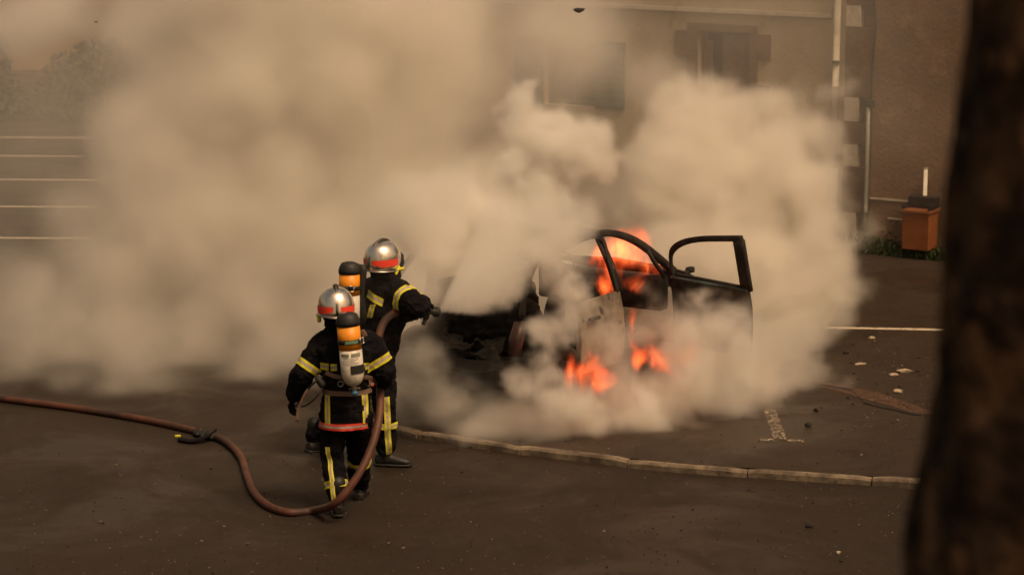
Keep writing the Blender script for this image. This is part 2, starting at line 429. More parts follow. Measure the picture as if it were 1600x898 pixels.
for k, (a0, a1, z0, z1) in enumerate(wins):
    bm = nb(); wbox(bm, a0, a1, z0, z1, -.22, -.18, 0)
    wd = obj('window', bm, M['dark'], house, False, world=True)
    bm = nb(); f = .05
    wbox(bm, a0 + .002, a0 + f, z0 + .002, z1 - .002, -.178, -.12); wbox(bm, a1 - f, a1 - .002, z0 + .002, z1 - .002, -.178, -.12)
    wbox(bm, a0 + f + .002, a1 - f - .002, z1 - f, z1 - .002, -.178, -.12); wbox(bm, a0 + f + .002, a1 - f - .002, z0 + .002, z0 + f, -.178, -.12)
    mm = (a0 + a1) / 2; wbox(bm, mm - .025, mm + .025, z0 + f + .002, z1 - f - .002, -.178, -.125)
    obj('frame', bm, M['stone'] if k != 1 else M['teal'], wd, False, world=True)
    if k in (1, 2, 3, 4):
        for a_, b2 in ((a0 - .42, a0 - .004), (a1 + .004, a1 + .42)):
            bm = nb(); wbox(bm, a_, b2, z0, z1, .003, .035)
            for j in range(int((z1 - z0) / .09)): wbox(bm, a_ + .04, b2 - .04, z0 + .04 + j * .09, z0 + .085 + j * .09, .037, .048)
            obj('shutter', bm, M['teal'], house, False, world=True)
# stepped brown surround of the first window
bm = nb(); a0, a1, z0, z1 = w1
zt = wall_sz(1130, 38)[1]; zm = wall_sz(1130, 58)[1]; zb = wall_sz(1130, 98)[1]
sR1, sL1 = wall_sz(1185, 50)[0], wall_sz(1075, 50)[0]; sR2, sL2 = wall_sz(1205, 80)[0], wall_sz(1057, 80)[0]
wbox(bm, sR1, sL1, z1 + .002, zt, .003, .03)
z = z1; k = 0
while z > .95:
    zz = z - (zm - zb if k % 2 == 0 else .3)
    r_, l_ = (sR2, sL2) if k % 2 == 0 else (sR1, sL1)
    wbox(bm, r_, a0 - .002, zz + .004, z - .004, .003, .03); wbox(bm, a1 + .002, l_, zz + .004, z - .004, .003, .03)
    z = zz; k += 1
wbox(bm, sR1, sL1, z - .16, z - .002, .003, .06)
obj('window_surround', bm, M['stone'], house, False, world=True)
bm = nb(); mid = (a0 + a1) / 2                        # boards half closing the opening
wbox(bm, a0 + .03, mid + .05, 1.1, z1 - .04, -.10, -.07); wbox(bm, mid + .2, a1 - .04, 1.1, z1 - .12, -.10, -.07)
obj('window_board', bm, M['stone'], house, False, world=True)
zc = wall_sz(1000, 12)[1]
bm = nb(); wbox(bm, .4, 5.2, zc - .02, zc + .03, .003, .035); obj('string_course', bm, M['quoin'], house, False, world=True)
# quoins between cream and brown, alternately white and brown
bm = nb(); z = LOT; k = 0
QZ = [wall_sz(1330, y)[1] for y in (260, 225, 190, 152, 42, 8)]
QA, QB = wall_sz(1361, 200)[0], wall_sz(1341, 200)[0]
zs = sorted([LOT, .5] + QZ + [QZ[-1] + .33 * i for i in range(1, 11)])
for i in range(len(zs) - 1):
    wide = i % 2 == 1
    wbox(bm, QA if wide else QB, .218, zs[i] + .004, zs[i + 1] - .004, -.1, .012, 1 if wide else 0)
for f in bm.faces: pass
obj('quoin', bm, [M['quoin'], M['stone']], house, False, world=True)
# brown wall: starts right of the quoins, slightly back
bm = nb(); wbox(bm, -9, QA - .005, LOT - .1, 7.4, -.4, -.002); wbox(bm, QA - .005, .2, LOT - .1, 7.4, -.4, -.101)
obj('wall', bm, M['brown'], brown, False, world=True)
bm = nb(); zz1 = wall_sz(1400, 313)[1]; zz2 = wall_sz(1400, 342)[1]
_sb = wall_sz(1424, 330)[0]
wbox(bm, _sb, QA - .01, zz1 - .01, zz1 + .012, 0, .012); wbox(bm, _sb, QA - .25, zz2 - .008, zz2 + .008, 0, .008)
obj('mortar_ledge', bm, M['quoin'], brown, False, world=True)
bm = nb(); wbox(bm, -9, -.02, 7.402, 7.55, -.6, .1); obj('roof', bm, M['roof'], brown, False, world=True)
# pipes and cable
s_p = wall_sz(1308, 200)[0]
zlo = wall_sz(1306, 262)[1]
t = empty('downpipe', W(s_p, LOT), label='pale white downpipe at the corner of the cream building', cat='pipe')
bm = nb(); tube(bm, [W(s_p, zlo, .07), W(s_p, 3, .07), W(s_p, HB - .1, .07)], .042, 14); obj('pipe', bm, M['pvc'], t, world=True)
for z in (zlo + .3, 2.3, 3.6, 5.2):
    bm = nb(); tube(bm, [W(s_p, z, .07), W(s_p, z + .03, .07)], .05, 14); obj('bracket', bm, M['zinc'], t, world=True)
bm = nb(); tube(bm, [W(s_p, LOT, .07), W(s_p, zlo - .003, .07)], .048, 14); obj('pipe_foot', bm, M['zinc'], t, world=True)
s_g = wall_sz(1358, 250)[0]; ztop = wall_sz(1362, 165)[1]
t = empty('conduit', W(s_g, LOT), label='grey conduit pipe up the edge of the brown wall with black junction box', cat='pipe')
bm = nb(); tube(bm, [W(s_g, LOT, .06), W(s_g, 1, .058), W(s_g, ztop, .06)], .024, 12); obj('pipe', bm, M['zinc'], t, world=True)
bm = nb(); wbox(bm, s_g - .055, s_g + .045, ztop - .01, ztop + .07, .001, .085); obj('junction_box', bm, M['cable'], t, False, world=True)
bm = nb(); pts = [wall_sz(x, y) for x, y in ((1363, 160), (1364, 120), (1366, 85), (1369, 55), (1370, 25), (1368, 0))]
tube(bm, catmull([W(s, z, .03) for s, z in pts] + [W(s_g - .02, 4, .03), W(s_g, HB, .03)], 5), .011, 8); obj('cable', bm, M['cable'], t, world=True)
# far left: hedge and low building that close the view
M['farwall'] = mat('far_ochre_wall', (.30, .19, .10), .9, noise=((.22, .14, .08), .6, .4, .6), bump=(8, .3, .02))
fb = empty('building', (-14, 52, LOT), label='long low ochre building across the far end of the car park', cat='building')
bm = nb(); box(bm, (-34, 0, -.1), (17.5, 9, 5.6)); obj('wall', bm, M['farwall'], fb, False)
bm = nb(); box(bm, (-34.4, -.4, 5.602), (17.9, 9.4, 5.85)); obj('roof', bm, M['roof'], fb, False)
for k in range(12):
    x = -30 + k * 3.8
    bm = nb(); box(bm, (x, -.05, 1.9), (x + 1.2, -.002, 3.5)); f_ = obj('window', bm, M['dark'], fb, False)
    bm = nb(); box(bm, (x - .1, -.12, 1.78), (x + 1.3, -.003, 1.898)); obj('sill', bm, M['quoin'], f_, False)
M['leaf'] = mat('hedge_leaf', (.035, .050, .022), .7, noise=((.016, .026, .012), 3, .4, .6)); M['leaf'].node_tree.nodes['Principled BSDF'].inputs['Subsurface Weight'].default_value = 0
M['leaf2'] = mat('weed_leaf', (.045, .070, .022), .7, noise=((.09, .10, .03), 8, .5, .7))
def leaves(bm, fn, n, size):
    for _ in range(n):
        c = fn(); s = size * random.uniform(.6, 1.3)
        a = V((random.gauss(0, 1), random.gauss(0, 1), random.gauss(0, 1))).normalized(); b = a.cross(V((random.random(), random.random(), random.random() + .1))).normalized()
        bm.faces.new([bm.verts.new(c + a * s), bm.verts.new(c + b * s * .4), bm.verts.new(c - a * s * .8), bm.verts.new(c - b * s * .4)])
for k, (x, wd, h) in enumerate(((-12.3, 1.5, 1.5), (-9.6, 1.3, 1.9), (-6.9, 1.4, 1.3))):
    hd = empty('bush', (x, 43.5, LOT), label=('leftmost dark bush at the far end of the bay lines', 'tallest dark bush beyond the far bay lines, half veiled by smoke', 'low dark bush beyond the bay lines, almost hidden by smoke')[k], cat='bush', group='dark bushes beyond the parking bays')
    bm = nb()
    def fn():
        while True:
            p = V((random.uniform(-1, 1), random.uniform(-1, 1), random.uniform(0, 1)))
            if p.x ** 2 + p.y ** 2 + (p.z * .9) ** 2 < 1 + .25 * math.sin(p.x * 7 + k) * math.cos(p.z * 6): return V((p.x * wd, p.y * .9, p.z * h + .05))
    leaves(bm, fn, 2600, .09); obj('crown', bm, M['leaf'], hd, False)
    bm = nb()
    for j in range(5): tube(bm, [V((random.uniform(-.3, .3) * wd, 0, 0)), V((random.uniform(-.6, .6) * wd, random.uniform(-.3, .3), h * .6))], [.04, .015], 6)
    obj('stem', bm, M['stone'], hd)

# weeds along the foot of the brown wall
bm = nb()
def fnw():
    s = random.choice([random.gauss(-.15, .22), random.uniform(-1.6, .15), random.gauss(-.8, .2)])
    h = abs(random.gauss(0, .055)) * (1.6 if s > -.5 else 1) + .01
    return W(s, LOT + h, random.uniform(.0, .28))
leaves(bm, fnw, 2600, .035); 
for _ in range(500):
    s = random.uniform(-1.8, .4); b0 = W(s, LOT, random.uniform(.02, .3)); tip = b0 + V((random.gauss(0, .05), random.gauss(0, .05), random.uniform(.06, .2)))
    q = V((.006, 0, 0)); bm.faces.new([bm.verts.new(b0 - q), bm.verts.new(b0 + q), bm.verts.new(tip)])
obj('weeds', bm, M['leaf2'], None, False, kind='stuff', label='green weeds along the foot of the brown wall')

# -- orange bin at the wall
M['binorange'] = mat('orange_brown_plastic', (.25, .085, .026), .55, noise=((.18, .06, .02), 4, .4, .65))
M['bindark'] = mat('bin_lid', (.012, .006, .005), .6)
sb = wall_sz(1448, 345)[0]; zb0 = wall_sz(1448, 384)[1]; zb1 = wall_sz(1448, 322)[1]
bn = empty('waste_bin', W(sb, LOT, .2), -WA, label='orange brown bin with dark open top standing against the brown wall', cat='bin')
def taper(bm, hx0, hx1, hy0, hy1, z0, z1, open_=False):
    a = [(-1, -1), (1, -1), (1, 1), (-1, 1)]
    loft(bm, [[V((u * hx0, v * hy0, z0)) for u, v in a], [V((u * hx1, v * hy1, z1)) for u, v in a]], caps=not open_)
z0, z1 = .12, .56
bm = nb(); taper(bm, .162, .168, .135, .15, z0, z1); obj('body', bm, M['binorange'], bn, False)
bm = nb(); box(bm, (-.185, -.17, z1 + .002), (.185, .17, z1 + .03)); obj('rim', bm, M['binorange'], bn, False)
bm = nb(); box(bm, (-.175, .02, z1 + .037), (.175, .15, z1 + .17), bevel=.01); box(bm, (-.175, -.15, z1 + .037), (-.155, .019, z1 + .10)); box(bm, (.155, -.15, z1 + .037), (.175, .019, z1 + .10)); obj('lid', bm, M['bindark'], bn, False)
for s in (-1, 1):
    bm = nb(); tube(bm, [(s * .11, .06, .045), (s * .14, .06, .045)], .045, 16); obj('wheel', bm, M['rubber'], bn)
    bm = nb(); box(bm, (s * .12 - .012, -.10, 0), (s * .12 + .012, -.07, .118)); obj('leg', bm, M['bindark'], bn, False)
t = empty('pole', W(sb + .01, LOT, .05), label='short white post rising behind the orange bin', cat='post')
ztp = wall_sz(1449, 263)[1]
bm = nb(); tube(bm, [(0, 0, 0), (0, 0, ztp - LOT)], .024, 14); obj('post', bm, M['pvc'], t)
bm = nb(); tube(bm, [(0, 0, ztp - LOT + .001), (0, 0, ztp - LOT + .012)], .027, 14); obj('cap', bm, M['pvc'], t)

# -- foreground tree trunk, out of focus
M['bark'] = mat('dark_bark', (.085, .048, .027), .97, spec=.15, noise=[((.020, .012, .008), 7, .42, .55), ((.24, .13, .07), 10, .56, .68)], bump=(12, 1, .04))
TY = 4.1
tl = G  # keep
tree = empty('tree', (P(1600, 449, TY).x + .13, TY, 0), label='dark rough tree trunk close to the camera at the right edge', cat='tree')
bm = nb(); rings = []; NZ = 120; N = 64
cx = tree.location.x
def left_edge(z):
    # photo: edge at x 1420 at the bottom of the frame, 1490 at the top
    pts = [(3.0, 1395), (4.05, 1415), (4.2, 1432), (4.32, 1450), (4.5, 1457), (4.68, 1470), (4.85, 1482), (5.0, 1490), (5.2, 1494), (8, 1500)]
    for (a, b), (c, d) in zip(pts, pts[1:]):
        if z <= c: 
            x = b + (d - b) * max(0, (z - a)) / (c - a); break
    return (x + 22 - 800) / F * TY
rnd = np.random.RandomState(3)
ph = rnd.rand(12) * 6.28
for i in range(NZ + 1):
    z = 6.6 * i / NZ
    r0 = cx - left_edge(z); r0 = max(r0, .2) + (max(0, .8 - z) ** 2) * .35
    ring = []
    for k in range(N):
        a = 2 * math.pi * k / N
        q = 1 + .05 * math.sin(3 * a + z * 1.1 + ph[0]) + .035 * math.sin(7 * a - z * 2.3 + ph[1]) + .03 * math.sin(11 * a + z * 5 + ph[2]) + .015 * math.sin(17 * a + z * 17 + ph[3]) + .012 * math.sin(5 * a + z * 31 + ph[4])
        ring.append(V((math.cos(a) * r0 * q, math.sin(a) * r0 * q, z)))
    rings.append(ring)
loft(bm, rings); tr_ = obj('trunk', bm, M['bark'], tree)
bm = nb(); tips = []
for k in range(9):
    a = k * 2.4; b0 = V((0, 0, 5.9 + .08 * k)); d = V((math.cos(a) * .9 + .25, math.sin(a) * .9, 1.3 + .3 * math.sin(k)))
    p = [b0, b0 + d * .6, b0 + d * 1.3 + V((0, 0, .3)), b0 + d * 2.1 + V((math.sin(a) * .4, .2, .9))]
    tube(bm, catmull(p, 5), [.11 - .1 * j / 15 for j in range(16)], 8); tips += p[2:]
obj('limb', bm, M['bark'], tree)
bm = nb()
def fnc():
    t_ = random.choice(tips); return t_ + V((random.gauss(0, .55), random.gauss(0, .55), random.gauss(.25, .4)))
leaves(bm, fnc, 5000, .07); obj('crown', bm, M['leaf'], tree, False)

# -- litter on the asphalt
M['plaster'] = mat('pale_rubble', (.40, .33, .24), .85, noise=((.24, .19, .14), 20, .45, .6))
M['gritlight'] = mat('pale_grit', (.14, .11, .08), .9)
M['char'] = mat('charred_bits', (.018, .014, .012), .9)
def shard(x, y, lx, ly, lz, m, label, name='rubble', g='pale rubble pieces on the asphalt', rz=None):
    p = G(x, y, LOT if y < 745 else 0)
    bm = nb(); bmesh.ops.create_icosphere(bm, subdivisions=2, radius=1)
    for v in bm.verts:
        v.co *= random.uniform(.75, 1.15); v.co = V((v.co.x * lx, v.co.y * ly, max(v.co.z, -.6) * lz))
    zmin = min(v.co.z for v in bm.verts)
    for v in bm.verts: v.co.z -= zmin
    o = obj(name, bm, M[m], None, False, label=label, cat='debris', group=g); o.location = p; o.rotation_euler = (0, 0, random.uniform(0, 3) if rz is None else rz)
shard(1362, 530, .035, .05, .02, 'plaster', 'round pale pebble just below the right bay line')
shard(1414, 581, .085, .03, .02, 'plaster', 'longest thin pale shard on the dark asphalt at right', rz=-.1)
shard(1396, 587, .05, .03, .018, 'plaster', 'short dull shard just left below the longest pale shard')
shard(1345, 570, .06, .02, .015, 'plaster', 'thin pale sliver nearest the smoke on the asphalt', rz=.2)
shard(1403, 613, .04, .05, .02, 'plaster', 'rounded pale lump nearest the asphalt crack')
shard(1310, 864 - 0, .018, .018, .012, 'plaster', 'small pale stone alone on the lower right roadway')
shard(1322, 552, .03, .03, .02, 'char', 'small black flake at the right edge of the smoke', 'cinder', 'black cinders on the asphalt')
shard(1263, 665, .035, .03, .02, 'char', 'black cinder right of the broken white mark', 'cinder', 'black cinders on the asphalt')
shard(1275, 642, .02, .03, .02, 'char', 'black cinder between white mark and crack', 'cinder', 'black cinders on the asphalt')
shard(1265, 823, .03, .03, .022, 'char', 'black cinder on the road below the right kerb', 'cinder', 'black cinders on the asphalt')
bm = nb()
for _ in range(1500):
    x, y = random.uniform(0, 1440), random.uniform(620, 898)
    z = LOT if y < 755 and x > 640 else 0
    if x < 640 and y < 700: continue
    p = G(x, y, z); s = random.uniform(.0025, .0065) * (1.9 if random.random() < .05 else 1)
    bmesh.ops.create_icosphere(bm, subdivisions=1, radius=s, matrix=Matrix.Translation(p + V((0, 0, s * .5))) @ Matrix.Rotation(random.random() * 3, 4, 'X') @ Matrix.Diagonal((1.3, 1, .7, 1)))
for _ in range(110):
    x, y = random.gauss(1370, 60), random.gauss(600, 42)
    if y > 690 or x < 1290: continue
    p = G(x, y, LOT); s = random.uniform(.004, .013)
    bmesh.ops.create_icosphere(bm, subdivisions=1, radius=s, matrix=Matrix.Translation(p + V((0, 0, s * .4))) @ Matrix.Rotation(random.random() * 3, 4, 'X') @ Matrix.Diagonal((1.4, 1, .6, 1)))
for f in bm.faces: f.material_index = 0
fl = list(bm.faces)
for i in range(0, len(fl), 20):
    mi = 1 if random.random() < .45 else 0
    for f in fl[i:i + 20]: f.material_index = mi
obj('grit', bm, [M['char'], M['gritlight']], None, False, kind='stuff', label='scattered grit and ash crumbs over the asphalt')
for x, y, YY, s, lb in ((905, 17, 24, .06, 'large dark ash flake drifting at the top above the steam'), (150, 35, 25, .02, 'tiny dark ash flake drifting at the upper left')):
    bm = nb(); bmesh.ops.create_icosphere(bm, subdivisions=2, radius=1)
    for v in bm.verts: v.co *= random.uniform(.7, 1.15); v.co = V((v.co.x * s, v.co.y * s * .6, v.co.z * s * .35 + v.co.x * s * .25 * math.sin(v.co.x * 3)))
    o = obj('ash_flake', bm, M['char'], None, False, label=lb, cat='debris', group='ash flakes in the air'); o.location = P(x, y, YY)

# ================================================================== CAR (local: X right, Y forward from the tail, Z up)
M['burnt'] = mat('burnt_steel', (.014, .012, .011), .8, .1, noise=[((.03, .023, .019), 3.5, .42, .6), ((.15, .13, .11), 5, .60, .74), ((.008, .007, .006), 11, .6, .7)], bump=(18, .6, .01))
M['ash'] = mat('ashen_panel', (.19, .16, .125), .85, noise=[((.07, .055, .045), 3, .42, .62), ((.03, .025, .02), 8, .58, .7)], bump=(14, .5, .008))
M['soot'] = mat('soot', (.010, .008, .007), .9, noise=((.035, .027, .02), 7, .5, .7), bump=(16, .7, .012))
M['lamp'] = mat('melted_lamp', (.05, .018, .014), .35, noise=((.03, .02, .02), 9, .4, .6))
M['teal_door'] = mat('scorched_door_paint', (.05, .075, .075), .55, .2, noise=[((.02, .02, .018), 4, .45, .6), ((.10, .10, .09), 9, .6, .72)], bump=(14, .4, .006))
CR = R(34)
_b = P(968, 458, 22.75); _h = V((math.sin(CR), math.cos(CR), 0)); _n = V((math.cos(CR), -math.sin(CR), 0)); _o = _b - _n * .78 - _h * 1.6
car = empty('car', (_o.x, _o.y, LOT), -CR, label='burning hatchback with blackened body and front passenger door wide open', cat='car')
L_, HW = 3.85, .83
# lower body loft: sections along Y: (y, sill half width, belt half width, z bottom, z mid, z top)
secs = [(0.0, .66, .62, .34, .55, .66), (.06, .76, .70, .26, .58, .88), (.25, .80, .755, .22, .60, .96), (.8, .82, .77, .20, .60, .965), (1.6, .83, .775, .19, .60, .955), (2.55, .83, .775, .19, .60, .95), (2.9, .82, .75, .20, .58, .90), (3.4, .80, .71, .21, .56, .82), (3.7, .74, .64, .24, .5, .70), (3.83, .60, .52, .32, .48, .56)]
def body_ring(y, ws, wb, z0, zm, z1):
    pts = [(-ws * .93, z0), (-ws, z0 + .08), (-(ws + .01), zm), (-(wb + .025), z1 - .05), (-wb, z1), (-wb * .5, z1 + .015), (0, z1 + .02)]
    pts = pts + [(-x, z) for x, z in reversed(pts[:-1])]
    return [V((x, y, z)) for x, z in pts]
bm = nb(); loft(bm, [body_ring(*s) for s in secs]); bmesh.ops.recalc_face_normals(bm, faces=bm.faces)
me_body = bpy.data.meshes.new('b'); bm.to_mesh(me_body); bm.free()
ob = bpy.data.objects.new('b', me_body); COL.objects.link(ob)
cut = nb()
cutters = []
def cutter(f):
    bm = nb(); f(bm); bmesh.ops.recalc_face_normals(bm, faces=bm.faces); me = bpy.data.meshes.new('c'); bm.to_mesh(me); bm.free()
    o = bpy.data.objects.new('c', me); COL.objects.link(o); cutters.append(o)
    m = ob.modifiers.new('b', 'BOOLEAN'); m.operation = 'DIFFERENCE'; m.object = o; m.solver = 'EXACT'
cut.free()
cutter(lambda b: box(b, (-.70, .09, .34), (.70, 2.62, 1.3)))                   # cabin
cutter(lambda b: box(b, (-.56, -.3, .62), (.56, .3, 1.3)))                      # tailgate opening
cutter(lambda b: box(b, (.60, 1.62, .30), (1.0, 2.55, 1.3)))                    # open front door
for s in (-1, 1):
    for y in (.62, 3.08):
        cutter(lambda b, s=s, y=y: tube(b, [(s * .55, y, .32), (s * 1.0, y, .32)], .345, 32))
dg = bpy.context.evaluated_depsgraph_get(); dg.update()
me = bpy.data.meshes.new_from_object(ob.evaluated_get(dg)); bpy.data.objects.remove(ob)
for o in cutters: bpy.data.objects.remove(o)
body = obj('body', me, M['burnt'], car, False)
# roof skin and rails
rail = [(.10, .72, .97), (.22, .68, 1.16), (.48, .62, 1.37), (.85, .60, 1.445), (1.3, .595, 1.47), (1.65, .60, 1.455), (1.95, .61, 1.385), (2.25, .64, 1.25), (2.68, .71, .965)]
bm = nb()
for s in (-1, 1):
    pts = catmull([V((s * x, y, z)) for y, x, z in rail], 5)
    bar(bm, pts, V((s * .032, 0, 0)), V((0, .012, .030)))
obj('roof_rail', bm, M['burnt'], car)
bm = nb(); rr = []
for y, x, z in catmull([V((y, x, z)) for y, x, z in rail[2:6]] + [V((1.86, .60, 1.41))], 5):
    row = []
    for k in range(13):
        u = -1 + k / 6; row.append(V((u * (x - .02), y, z + .045 * (1 - u * u) + .008 * math.sin(k * 2.1 + y * 9))))
    rr.append(row)
vv = [[bm.verts.new(p) for p in r] for r in rr]
for a, b in zip(vv, vv[1:]):
    for i in range(12): bm.faces.new((a[i], a[i + 1], b[i + 1], b[i]))
me = baked(bm, [('SOLIDIFY', dict(thickness=.018))]); obj('roof', me, M['burnt'], car)
for s in (-1, 1):
    bm = nb(); bar(bm, [V((s * .77, 1.60, .95)), V((s * .70, 1.56, 1.2)), V((s * .605, 1.50, 1.455))], V((0, .045, 0)), V((.022, 0, 0))); obj('pillar', bm, M['burnt'], car)
    bm = nb(); bar(bm, [V((s * .765, .82, .95)), V((s * .70, .76, 1.2)), V((s * .61, .66, 1.41))], V((0, .05, 0)), V((.022, 0, 0))); obj('pillar', bm, M['burnt'], car)
    bm = nb(); bar(bm, [V((s * .765, 2.42, .95)), V((s * .70, 2.34, 1.10)), V((s * .66, 2.28, 1.22))], V((0, .022, 0)), V((.018, 0, 0))); obj('quarter_bar', bm, M['burnt'], car)
# doors as curved shells with window frames
def door_shell(y0, y1, m, parent, frame_pts, s=1, hinge=None, name='door'):
    """panel y0..y1 with inner skin; hinge=(y, angle) swings it out"""
    bm = nb(); rows = []
    prof = [(.815, .30), (.842, .40), (.850, .60), (.835, .78), (.805, .90), (.79, .955)]
    n = 10
    for x, z in prof: rows.append([V((s * x, y0 + (y1 - y0) * k / n, z)) for k in range(n + 1)])
    vv = [[bm.verts.new(p) for p in r] for r in rows]
    for a, b in zip(vv, vv[1:]):
        for i in range(n): bm.faces.new((a[i], a[i + 1], b[i + 1], b[i]))
    bmesh.ops.recalc_face_normals(bm, faces=bm.faces)
    me = baked(bm, [('SOLIDIFY', dict(thickness=.06, offset=-1 if s > 0 else 1)), ('BEVEL', dict(width=.008, segments=2))])
    root = parent
    d = obj(name, me, m, parent, False)
    subs = []
    if frame_pts:
        bm = nb(); pts = catmull([V((s * x, y, z)) for x, y, z in frame_pts], 5); bar(bm, pts, V((.014, 0, 0)), V((0, .014, .020)))
        subs.append(obj('window_frame', bm, M['burnt'], d))
    if hinge:
        hy, ang = hinge; h = V((s * .80, hy, 0))
        d.location = h
        for o in [d] + subs: 
            o.data.transform(Matrix.Translation(-h))
        d.rotation_euler = (0, 0, ang)
    return d, h if hinge else None
fp = [(.79, 1.66, .955), (.72, 1.63, 1.2), (.645, 1.60, 1.40), (.645, 1.72, 1.432), (.65, 1.98, 1.39), (.68, 2.24, 1.25), (.745, 2.42, 1.06), (.79, 2.50, .955)]
fd, hp = door_shell(1.62, 2.58, M['teal_door'], car, None, 1, (2.56, R(0)), 'door')
fd['label'] = 'front passenger door swung wide open with empty window frame'
H = V((.80, 2.56, 0))
def dfr(bm, pts, a, b):
    bar(bm, [V(p) - H for p in pts], a, b)
bm = nb(); dfr(bm, seg((.79, 1.655, .93), (.66, 1.65, 1.415), 5), V((0, .062, 0)), V((.022, 0, .004)))
obj('window_post', bm, M['soot'], fd)
bm = nb(); dfr(bm, catmull([V(p) for p in [(.66, 1.61, 1.43), (.655, 1.85, 1.40), (.66, 2.10, 1.365), (.675, 2.32, 1.31), (.70, 2.48, 1.23), (.735, 2.56, 1.13), (.79, 2.575, .94)]], 5), V((.020, 0, 0)), V((0, .012, .026)))
obj('window_frame', bm, M['soot'], fd)
bm = nb(); dfr(bm, seg((.79, 1.66, .945), (.79, 2.54, .955), 3), V((.022, 0, 0)), V((0, 0, .022))); obj('belt_rail', bm, M['soot'], fd)
bm = nb(); box(bm, (.86 - .8, 2.44 - 2.56, .97), (.95 - .8, 2.50 - 2.56, 1.03), bevel=.02); box(bm, (.80 - .8, 2.44 - 2.56, .96), (.86 - .8, 2.48 - 2.56, 1.0)); obj('wing_mirror', bm, M['soot'], fd)
bm = nb(); box(bm, (.845 - .8, 1.68 - 2.56, .80), (.885 - .8, 1.86 - 2.56, .835), bevel=.01); obj('handle', bm, M['soot'], fd)
fd.rotation_euler = (0, 0, R(77))
rd, _ = door_shell(.86, 1.59, M['ash'], car, [(.79, .90, .955), (.72, .84, 1.2), (.655, .76, 1.37), (.645, 1.0, 1.44), (.645, 1.46, 1.45), (.72, 1.52, 1.2), (.785, 1.555, .955)], 1, None, 'door')
rd['label'] = 'closed rear door burnt to pale bare metal'
bm = nb(); box(bm, (.852, .95, .78), (.885, 1.12, .815), bevel=.01); obj('handle', bm, M['soot'], rd)
for y0, y1, f in ((.86, 1.59, [(.79, .90, .955), (.72, .84, 1.2), (.655, .76, 1.37), (.645, 1.0, 1.44), (.645, 1.46, 1.45), (.72, 1.52, 1.2), (.785, 1.555, .955)]), (1.62, 2.55, fp)):
    d, _ = door_shell(y0, y1, M['burnt'], car, f, -1)
    bm = nb(); box(bm, (-.885, y0 + .1, .78), (-.852, y0 + .27, .815), bevel=.01); obj('handle', bm, M['soot'], d)
# tail: sagging bumper, lamps, plate panel, hatch frame hanging open
bm = nb(); rr = []
for k in range(15):
    u = -1 + k / 7; x = u * .80; y = -.085 + .13 * abs(u) ** 3 ; sag = -.05 * (1 - u * u) + .02 * math.sin(k * 1.7)
    rr.append([V((x, y, .27 + sag)), V((x, y - .04, .36 + sag)), V((x, y - .03, .50 + sag)), V((x, y + .05, .56 + sag * .5)), V((x, y + .09, .50)), V((x, y + .09, .30 + sag))])
loft(bm, rr); obj('bumper', bm, M['soot'], car, False)
for s in (-1, 1):
    bm = nb(); eloft(bm, [(V((s * .69, .03, .62)), V((.055, 0, 0)), V((0, .05, 0))), (V((s * .70, .05, .76)), V((.065, 0, 0)), V((0, .06, 0))), (V((s * .70, .10, .90)), V((.05, 0, 0)), V((0, .055, 0)))], 14); obj('tail_lamp', bm, M['lamp'], car)
    bm = nb(); eloft(bm, [(V((s * .56, 3.68, .56)), V((.13, 0, 0)), V((0, .10, 0))), (V((s * .58, 3.62, .66)), V((.13, 0, 0)), V((0, .13, 0)))], 14); obj('headlight', bm, M['lamp'], car)
# windscreen scuttle and bonnet ridge
bm = nb(); bar(bm, [V((-.70, 2.70, .955)), V((0, 2.78, .985)), V((.70, 2.70, .955))], V((0, .05, 0)), V((0, 0, .018))); obj('scuttle', bm, M['soot'], car)
bm = nb(); vv = []
for j in range(7):
    y = 2.78 + j * .14; zz = .965 - .035 * j - .008 * j * j * .6
    vv.append([bm.verts.new(V((u * (.70 - .012 * j), y, zz + .035 * (1 - u * u)))) for u in [k / 5 - 1 for k in range(11)]])
for a, b in zip(vv, vv[1:]):
    for i in range(10): bm.faces.new((a[i], a[i + 1], b[i + 1], b[i]))
me = baked(bm, [('SOLIDIFY', dict(thickness=.015))]); obj('bonnet', me, M['burnt'], car)
bm = nb(); box(bm, (-.69, 2.48, .60), (.69, 2.64, .93), bevel=.03); obj('dashboard', bm, M['soot'], car)
bm = nb(); c = V((-.36, 2.33, .92)); ax = V((0, -.35, .94)); pts = []
x_, y_, z_ = frame_of(V((0, -.9, .42)))
tube(bm, [c + (x_ * math.cos(a) + y_ * math.sin(a)) * .18 for a in [2 * math.pi * k / 24 for k in range(25)]], .013, 8); tube(bm, [c, c + V((0, .2, -.1))], .02, 8); tube(bm, [c - x_ * .18, c + x_ * .18], .012, 6)
obj('steering_wheel', bm, M['soot'], car)
# seats: charred foam slumped on its frame
def seat(cx_, y, wd):
    bm = nb(); z = .42
    eloft(bm, [(V((cx_, y + .25, .345)), V((wd, 0, 0)), V((0, .24, 0))), (V((cx_, y + .25, .44)), V((wd * 1.04, 0, 0)), V((0, .27, 0))), (V((cx_, y + .25, .50)), V((wd * .92, 0, 0)), V((0, .22, 0)))], 28, 4)
    eloft(bm, [(V((cx_, y, .42)), V((wd, 0, 0)), V((0, .07, 0))), (V((cx_, y - .08, .70)), V((wd * 1.02, 0, 0)), V((0, .08, 0))), (V((cx_, y - .15, .95)), V((wd * .8, 0, 0)), V((0, .06, 0))), (V((cx_, y - .17, 1.0)), V((wd * .5, 0, 0)), V((0, .03, 0)))], 28, 3)
    me = baked(bm, [('REMESH', dict(mode='VOXEL', voxel_size=.02)), ('DISPLACE', dict(texture=TX_FOLD, strength=.07)), ('DISPLACE', dict(texture=TX_FINE, strength=.03))])
    obj('seat', me, M['soot'], car)
seat(-.36, 1.75, .22); seat(.36, 1.75, .22); seat(0, .88, .56)
